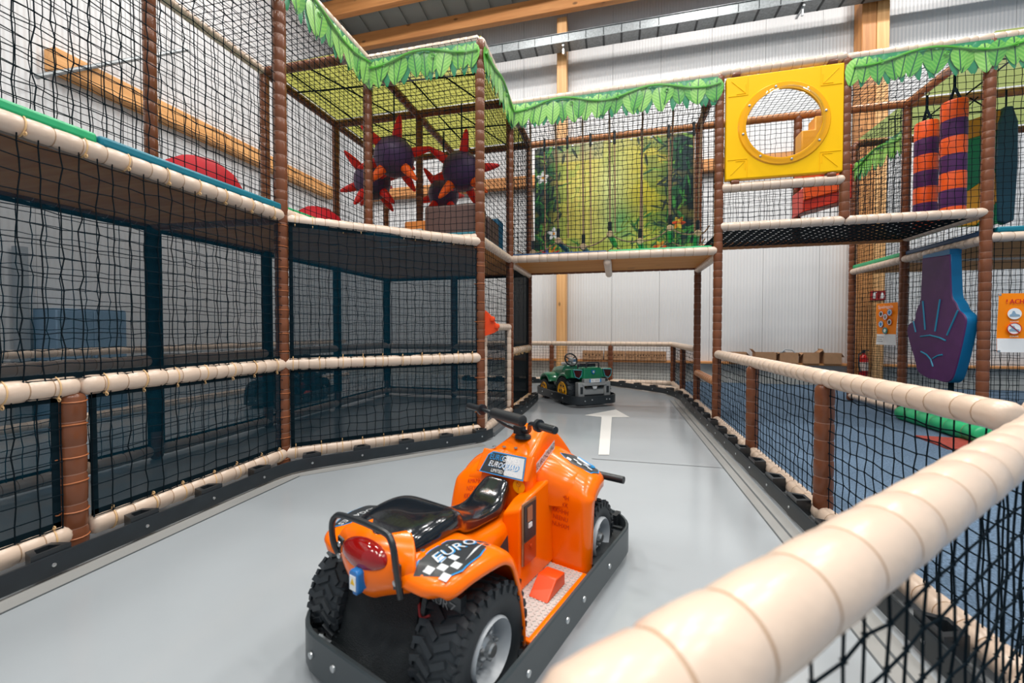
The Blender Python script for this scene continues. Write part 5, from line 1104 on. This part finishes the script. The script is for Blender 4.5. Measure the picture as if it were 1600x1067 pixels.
    # handlebar
    e = Vector((.94, -.34, 0)); f = Vector((.34, .94, 0)); c = Vector((-.05, .165, .885))
    pts = [c-e*.43, c-e*.26, c-e*.19+f*.01-Vector((0, 0, .008)), c-e*.13+f*.05-Vector((0, 0, .06)), c-e*.05+f*.085-Vector((0, 0, .085)), c+e*.05+f*.085-Vector((0, 0, .085)), c+e*.13+f*.05-Vector((0, 0, .06)), c+e*.19+f*.01-Vector((0, 0, .008)), c+e*.26, c+e*.385]
    b = MB(); b.tube(spline(pts, 60), .0125, 10); hb = link('handlebar', b.mesh('handlebar', [BLACKP], sharp=None), t)
    for s in (-1, 1):
        b = MB(); g = c+e*s*.27; pr = [g+e*s*(.16 if s < 0 else .125)*k/16 for k in range(17)]; b.tube(pr, [.019+.0022*(k % 2) for k in range(17)], 12); b.tube([g-e*s*.012, g+e*s*.008], .033, 14); link('grip', b.mesh('grip', [BLACKP], sharp=.8), hb)
    b = MB(); b.tube([c-e*.145, c-e*.14, c+e*.135, c+e*.14], [.024, .031, .031, .024], 16); link('pad', b.mesh('pad', [mat('foam_black', (.018, .021, .024), .5)]), hb)
    b = MB(); b.tube([Vector((0, .26, .745)), c+f*.085-Vector((0, 0, .085))], .020, 10); b.lathe([(.05, .758), (.045, .772), (.028, .778)], 14, 'z', 0, (0, .25, 0)); b.box(c+f*.085-Vector((0, 0, .085)), (.06, .045, .045), 0, Matrix.Rotation(-.35, 3, 'Z')); link('stem', b.mesh('stem', [BLACKP]), hb)
    # bolts on the orange shell
    for p in ((.17, -.70, .577), (.22, -.63, .578), (-.17, -.70, .577), (-.05, .13, .724), (.02, .14, .726), (-.11, .12, .718), (.27, -.02, .0)): 
        if p[2]: link('shell_bolt', BOLT, t, p)
    # front end
    for s in (-1, 1):
        b = MB(); b.box((s*.30, .79, .15), (.12, .10, .08)); b.box((s*.36, .79, .16), (.03, .08, .10)); link('bumper_bracket', b.mesh('bumper_bracket', [BLACKP]), t)
        b = MB(); b.tube([(s*.12, .62, .50), (s*.47, .60, .50)], .022, 10); link('front_bar', b.mesh('front_bar', [BLACKP]), t)
    b = MB(); b.box((0, .68, .30), (.34, .06, .28)); link('front_grille', b.mesh('front_grille', [PAN]), t)
    # stickers
    fn = lambda x, y: Vector((.285-y, -.655+x, path_w(RP, -.655+x)+.0095)); out = dense([(-.145, .06), (-.09, .085), (.05, .085), (.135, .02), (.17, -.03), (.04, -.075), (-.06, -.08), (-.11, -.05)], 5)
    patch(t, 'fender_sticker', [(x*1.05, y*1.07) for x, y in out], lambda x, y: fn(x, y)-Vector((0, 0, .0015)), CH_B); patch(t, 'fender_sticker', out, fn, CH_D)
    for i in range(4):
        for j in range(3):
            if (i+j) % 2 == 0: patch(t, 'check', [(-.11+.028*i+q[0]*.013, -.05+.036*j+q[1]*.017) for q in ((-1, -1), (1, -1), (1, 1), (-1, 1))], lambda x, y: fn(x, y)+Vector((0, 0, .0012)), CH_W)
    for dx, m_, dz in ((.004, CH_B, .002), (0, CH_W, .0032)): text_on(t, 'EURO', .066, lambda x, y: fn(x, y)+Vector((0, 0, dz)), .025+dx, .022-dx, m_, 1.15, -.12, 'lettering', .2)
    patch(t, 'swoosh', dense([(-.02, -.06), (.06, -.045), (.14, -.02), (.06, -.035)], 3), lambda x, y: fn(x, y)+Vector((0, 0, .0015)), CH_W)
    fl = lambda x, y: Vector((-.262+y*.72, -.61-x*.9, path_w(RP, -.61-x*.9)+.011)); patch(t, 'fender_sticker', [(x*1.05, y*1.07) for x, y in out], lambda x, y: fl(x, y)-Vector((0, 0, .0015)), CH_B); patch(t, 'fender_sticker', out, fl, CH_D); text_on(t, 'EUROGAMES', .048, lambda x, y: fl(x, y)+Vector((0, 0, .002)), .02, .0, CH_W, .95, 0)
    fd = lambda x, y: Vector((.004+x, .0515+.67*y-.003, .655+y))   # dash face
    dd = [(-.135, -.045), (-.115, .03), (-.09, .046), (.115, .046), (.135, -.045)]
    patch(t, 'dash_sticker', [(x*1.04, y*1.1) for x, y in dense(dd, 4)], lambda x, y: fd(x, y)+Vector((0, .001, 0)), CH_B); patch(t, 'dash_sticker', dense(dd, 4), fd, CH_D); patch(t, 'silver_field', dense([(.02, -.043), (.0, .044), (.113, .044), (.133, -.043)], 3), lambda x, y: fd(x, y)-Vector((0, .001, 0)), CH_W)
    up = lambda x, y: fd(x, y)-Vector((0, .002, 0)); text_on(t, 'EURO', .036, up, -.055, .026, CH_B, 1.0); text_on(t, 'GAMES', .036, up, .035, .026, WH, 1.0); text_on(t, 'EUROQUAD', .037, up, .003, -.006, CH_B, .95, 0, 'lettering', .25); text_on(t, 'EUROQUAD', .035, lambda x, y: fd(x, y)-Vector((0, .003, 0)), .0, -.004, WH, .95, 0, 'lettering', .25); text_on(t, 'LIMITED EDITION', .021, up, .015, -.032, WH)
    b = MB(); b.lathe([(.001, 0), (.036, 0), (.036, .003), (.001, .003)], 24, 'y'); link('round_label', b.mesh('round_label', [mat('label_yellow', (.95, .45, .002), .35)]), t, (.110, .030, .568)); b = MB(); b.tube([(.110+.012*math.cos(a), .028, .580+.012*math.sin(a)) for a in [2*PI*i/14 for i in range(14)]], .0012, 4, closed=True); b.tube([(.101, .028, .588), (.119, .028, .572)], .0012, 4); b.tube([(.110, .028, .562), (.110, .028, .547)], .0015, 4); link('label_symbol', b.mesh('label_symbol', [mat('label_mark', (.45, .18, .0), .5)]), t)
    fsd = lambda x, y: Vector((.172+.004+.0*x+.035*(.5-abs(y)), .10+x*.98, .655+x*.33+y)); 
    fs = lambda x, y: Vector((.170, .10, .655)).lerp(Vector((.134, .37, .712)), (x+.09)/.19)+Vector((.004, 0, y*1.15)); 
    patch(t, 'side_sticker', dense([(-.09, -.022), (.10, -.022), (.10, .022), (-.09, .022)], 5), fs, CH_W); text_on(t, 'EUROQUAD', .036, lambda x, y: fs(x, y)+Vector((.0025, -.0005, 0)), .005, 0, CH_D, .95)
    ff = lambda x, y: Vector((.29+x, .42+y, path_w([(p[0], p[1]) for p in FP[4:]], .42+y)+.011-.40*(.04+x))); fo = dense([(-.11, -.05), (-.03, -.085), (.075, -.06), (.095, .0), (.06, .075), (-.05, .08)], 4)
    patch(t, 'front_fender_sticker', [(x*1.06, y*1.06) for x, y in fo], lambda x, y: ff(x, y)-Vector((0, 0, .0015)), CH_B); patch(t, 'front_fender_sticker', fo, ff, CH_D)
    for i in range(5):
        for j in range(2):
            if (i+j) % 2 == 0: patch(t, 'check', [(-.055+.028*i+q[0]*.013, -.06+.02*j+.008*i+q[1]*.009) for q in ((-1, -1), (1, -1), (1, 1), (-1, 1))], lambda x, y: ff(x, y)+Vector((0, 0, .0012)), CH_W)
    b = MB(); b.tube([ff(x, y)+Vector((0, 0, .002)) for x, y in ((-.05, .05), (.03, .06), (.06, .03), (.05, 0))], .006, 4); link('check_mark', b.mesh('check_mark', [CH_B]), t); b = MB(); b.tube([ff(x, y)+Vector((0, 0, .002)) for x, y in ((-.04, .02), (.04, .01), (.02, -.03))], .006, 4); link('check_mark', b.mesh('check_mark', [CH_W]), t)
    for s in (-1, 1):   # red rule text on the leg shields
        for k in range(5):
            f3 = lambda x, y: Vector((s*.262+x, path_w([(p[1], p[0]) for p in (FP if s > 0 else FL)[:4]], .49-.038*k+y)-.011, .49-.038*k+y)); rr_ = random.Random(k); 
            text_on(t, ''.join(rr_.choice('HNUMEXK') for _ in range(5)), .034, f3, 0, 0, mat('red_print', (.50, .015, .0), .5), .8, .2 if s < 0 else -.05, 'rule_print')
    patch(t, 'star_sticker', dense([(-.06, -.06), (.04, -.06), (.03, .06), (-.055, .02)], 3), lambda x, y: Vector((.168+.0*x, -.185+x, .35+y)), CH_D)
    return t
quad((-.594, 2.068, 0), -math.radians(19.5), 'glossy orange quad ride-on kart with black seat and chrome rims on the grey track')

def copy_tree(o, parent=None):
    c = o.copy(); COL.objects.link(c)
    if parent is not None: c.parent = parent
    for ch in list(o.children): copy_tree(ch, c)
    return c

def tractor(loc, rz):
    GR = mat('tractor_green', (.004, .20, .085), .22, coat=.4); YR = mat('rim_yellow', (.90, .42, .01), .35); GU = mat('gunmetal', (.34, .35, .35), .35, metal=.25)
    t = root('tractor_kart', 'green toy tractor kart with yellow rims and grey rear grille on the far track', 'ride-on kart', loc, rz)
    kart_kerb(t, .478, .87, .24, .06, .21, m=KERB)
    b = MB(); b.box((0, 0, .10), (.6, 1.4, .06)); link('chassis', b.mesh('chassis', [PAN]), t)
    tr, tf = tyre_mesh(.25, .22, 16, .15), tyre_mesh(.19, .16, 14, .115)
    def yrim(R):
        b = MB(); b.lathe([(R, -.03), (R*1.04, .035), (R*.95, .05), (R*.86, .035), (R*.3, .03), (R*.26, .05), (.001, .052)], 28, 'x'); return b.mesh('rim', [YR], sharp=.6)
    def yhub(R):
        b = MB(); b.box((.045, 0, 0), (.02, .03, .06))
        for k in range(6): a = 2*PI*k/6; b.lathe([(.02, .03), (.02, .04), (.001, .041)], 8, 'x', 0, (0, R*.62*math.cos(a), R*.62*math.sin(a)))
        return b.mesh('hub', [BLACKP])
    r1, r2, h1, h2 = yrim(.165), yrim(.125), yhub(.165), yhub(.125)
    for s in (-1, 1): wheel(t, s*.345, -.36, .25, .22, tr, r1, h1, off=.30); wheel(t, s*.35, .46, .19, .16, tf, r2, h2, off=.28)
    def arch(s, vc, R, w0, w1, a0, a1, nm, m):
        b = MB(); b.loft([[Vector((s*u, vc+rr*math.cos(a), .25+rr*math.sin(a))) for u, rr in ((w0, R), (w1-.03, R), (w1, R-.02), (w1, R-.05), (w0, R-.03))] for a in [a0+(a1-a0)*k/14 for k in range(15)]]); link(nm, b.mesh(nm, [m], sharp=.8), t)
    for s in (-1, 1):
        arch(s, -.36, .335, .18, .44, .45, 2.15, 'rear_fender', GR); arch(s, .46, .27, .2, .42, .4, 2.7, 'front_fender', GR); arch(s, -.36, .30, .2, .40, .1, 2.4, 'fender_liner', PAN)
        b = MB(); b.add([(s*.18, -.68, .50), (s*.43, -.66, .52), (s*.42, -.66, .68), (s*.2, -.66, .66), (s*.18, -.42, .5), (s*.43, -.40, .52), (s*.42, -.40, .66), (s*.2, -.42, .66)], [(0, 1, 2, 3), (3, 2, 6, 7), (1, 5, 6, 2), (0, 3, 7, 4), (0, 4, 5, 1), (4, 7, 6, 5)]); bevel(link('fender_box', b.mesh('fender_box', [GR]), t), .02, 2)
        b = MB(); b.prism([(-.09, .07), (.09, .06), (.08, -.03), (.03, -.09), (-.05, -.06)], .03); link('tail_light', b.mesh('tail_light', [mat('dark_lens', (.05, .004, .004), .12)]), t, (s*.31, -.675, .595))
        b = MB(); b.tube([Vector((s*.31+x, -.69, .595+z)) for x, z in ((-.09, .07), (.09, .06), (.08, -.03), (.03, -.09), (-.05, -.06))], .008, 5, closed=True); link('light_trim', b.mesh('light_trim', [mat('aqua_trim', (.05, .35, .42), .4)]), t)
    # body: tail panel, seat box, hood
    b = MB(); b.prism([(-.20, .36), (.20, .36), (.19, .70), (-.19, .70)], .22, (0, -.58, 0)); bevel(link('tail_body', b.mesh('tail_body', [GR]), t), .03, 3)
    b = MB(); b.box((0, -.25, .42), (.40, .5, .16)); bevel(link('seat_base', b.mesh('seat_base', [GR]), t), .02, 2); b = MB(); b.box((0, -.28, .53), (.38, .4, .08)); b.box((0, -.47, .66), (.38, .07, .20)); bevel(link('seat', b.mesh('seat', [SEATM]), t), .025, 3)
    rings = [[Vector((x, v, z)) for x, z in ((-hw, .16), (-hw, top-.08), (-hw*.75, top), (hw*.75, top), (hw, top-.08), (hw, .16))] for v, hw, top in ((.04, .20, .62), (.06, .22, .68), (.30, .20, .66), (.60, .18, .60), (.70, .15, .52))]
    b = MB(); b.loft(rings); bevel(link('hood', b.mesh('hood', [GR], sharp=.6), t), .015, 2)
    b = MB(); b.box((-.205, .03, .36), (.012, .24, .46)); b.box((.205, .03, .36), (.012, .24, .46)); link('side_panel', b.mesh('side_panel', [GR]), t); b = MB(); b.box((-.228, .06, .46), (.004, .10, .12)); link('notice_label', b.mesh('notice_label', [CH_W]), t); b = MB(); b.box((-.2305, .06, .435), (.002, .07, .02)); link('notice_print', b.mesh('notice_print', [BKP]), t)
    b = MB(); b.box((0, .20, .70), (.30, .14, .06)); o = bevel(link('dashboard', b.mesh('dashboard', [CH_W]), t), .02, 2); b = MB(); b.box((.12, .26, .74), (.12, .1, .10)); bevel(link('side_console', b.mesh('side_console', [mat('console_blue', (.10, .20, .32), .4)]), t), .01, 1)
    sw = link('steering_wheel', None, t, (-.02, .08, .79), (math.radians(62), 0, 0)); b = MB(); b.tube([(.13*math.cos(a), .13*math.sin(a), 0) for a in [2*PI*i/28 for i in range(28)]], .016, 8, closed=True); link('wheel_rim', b.mesh('wheel_rim', [BLACKP], sharp=None), sw)
    b = MB(); b.lathe([(.055, -.02), (.055, .01), (.03, .025), (.001, .026)], 18); link('wheel_hub', b.mesh('wheel_hub', [GU]), sw); b = MB()
    for k in range(3): a = 2*PI*k/3+.5; b.tube([(0, 0, 0), (.13*math.cos(a), .13*math.sin(a), 0)], .012, 6)
    b.tube([(0, 0, 0), (0, 0, -.16)], .018, 8); link('spoke', b.mesh('spoke', [BLACKP]), sw)
    b = MB(); b.tube(spline([(-.13, -.66, .60), (-.13, -.68, .74), (-.11, -.69, .785), (0, -.69, .79), (.11, -.69, .785), (.13, -.68, .74), (.13, -.66, .60)], 30), .013, 8); link('grab_rail', b.mesh('grab_rail', [BLACKP]), t)
    b = MB(); b.prism([(-.03, 0), (0, -.035), (.03, 0), (.03, .04), (-.03, .04)], .03); o = link('key_box', b.mesh('key_box', [MATS['key_box_blue']]), t, (.0, -.705, .61)); b = MB(); b.box((0, -.017, .012), (.025, .002, .03)); link('warning_label', b.mesh('warning_label', [mat('pale_yellow_label', (.8, .75, .4), .5)]), o)
    # grey rear grille
    b = MB(); b.box((0, -.72, .46), (.44, .10, .08)); b.box((0, -.735, .40), (.50, .08, .05)); b.box((-.27, -.70, .31), (.13, .12, .26)); b.box((.27, -.70, .31), (.13, .12, .26)); b.box((0, -.71, .27), (.42, .06, .12)); bevel(link('rear_grille', b.mesh('rear_grille', [GU]), t), .012, 2)
    b = MB(); b.box((0, -.745, .335), (.36, .02, .03)); b.box((-.27, -.762, .30), (.05, .01, .12)); b.box((.27, -.762, .30), (.05, .01, .12)); b.box((0, -.72, .18), (.40, .04, .06)); link('grille_slot', b.mesh('grille_slot', [BLACKP]), t); b = MB(); b.prism([(-.05, .02), (.05, .02), (.03, -.025), (-.03, -.025)], .03, (0, -.755, .345)); link('hitch', b.mesh('hitch', [CH_W]), t)
    o = link('number_plate', None, t, (0, -.775, .47)); b = MB(); b.box((0, 0, 0), (.24, .006, .062)); link('plate', b.mesh('plate', [WH]), o); b = MB(); b.box((-.108, -.004, 0), (.024, .003, .06)); b.box((.108, -.004, 0), (.024, .003, .06)); link('blue_band', b.mesh('blue_band', [BLP]), o); vs, fs = text_mesh('EU 2020', .05, .9); b = MB(); b.add([(x, -.005, y) for x, y in vs], fs); link('lettering', b.mesh('lettering', [GYP], smooth=False), o)
    return t
tractor((-.80, 8.2, 0), math.radians(35))
src = bpy.data.objects['quad_kart']
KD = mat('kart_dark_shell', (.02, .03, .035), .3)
c = copy_tree(src); c.location = (-6.1, 6.8, 0); c.rotation_euler = (0, 0, math.radians(8)); c['label'] = 'dark quad kart parked in the covered lane behind the slanting mesh panel'
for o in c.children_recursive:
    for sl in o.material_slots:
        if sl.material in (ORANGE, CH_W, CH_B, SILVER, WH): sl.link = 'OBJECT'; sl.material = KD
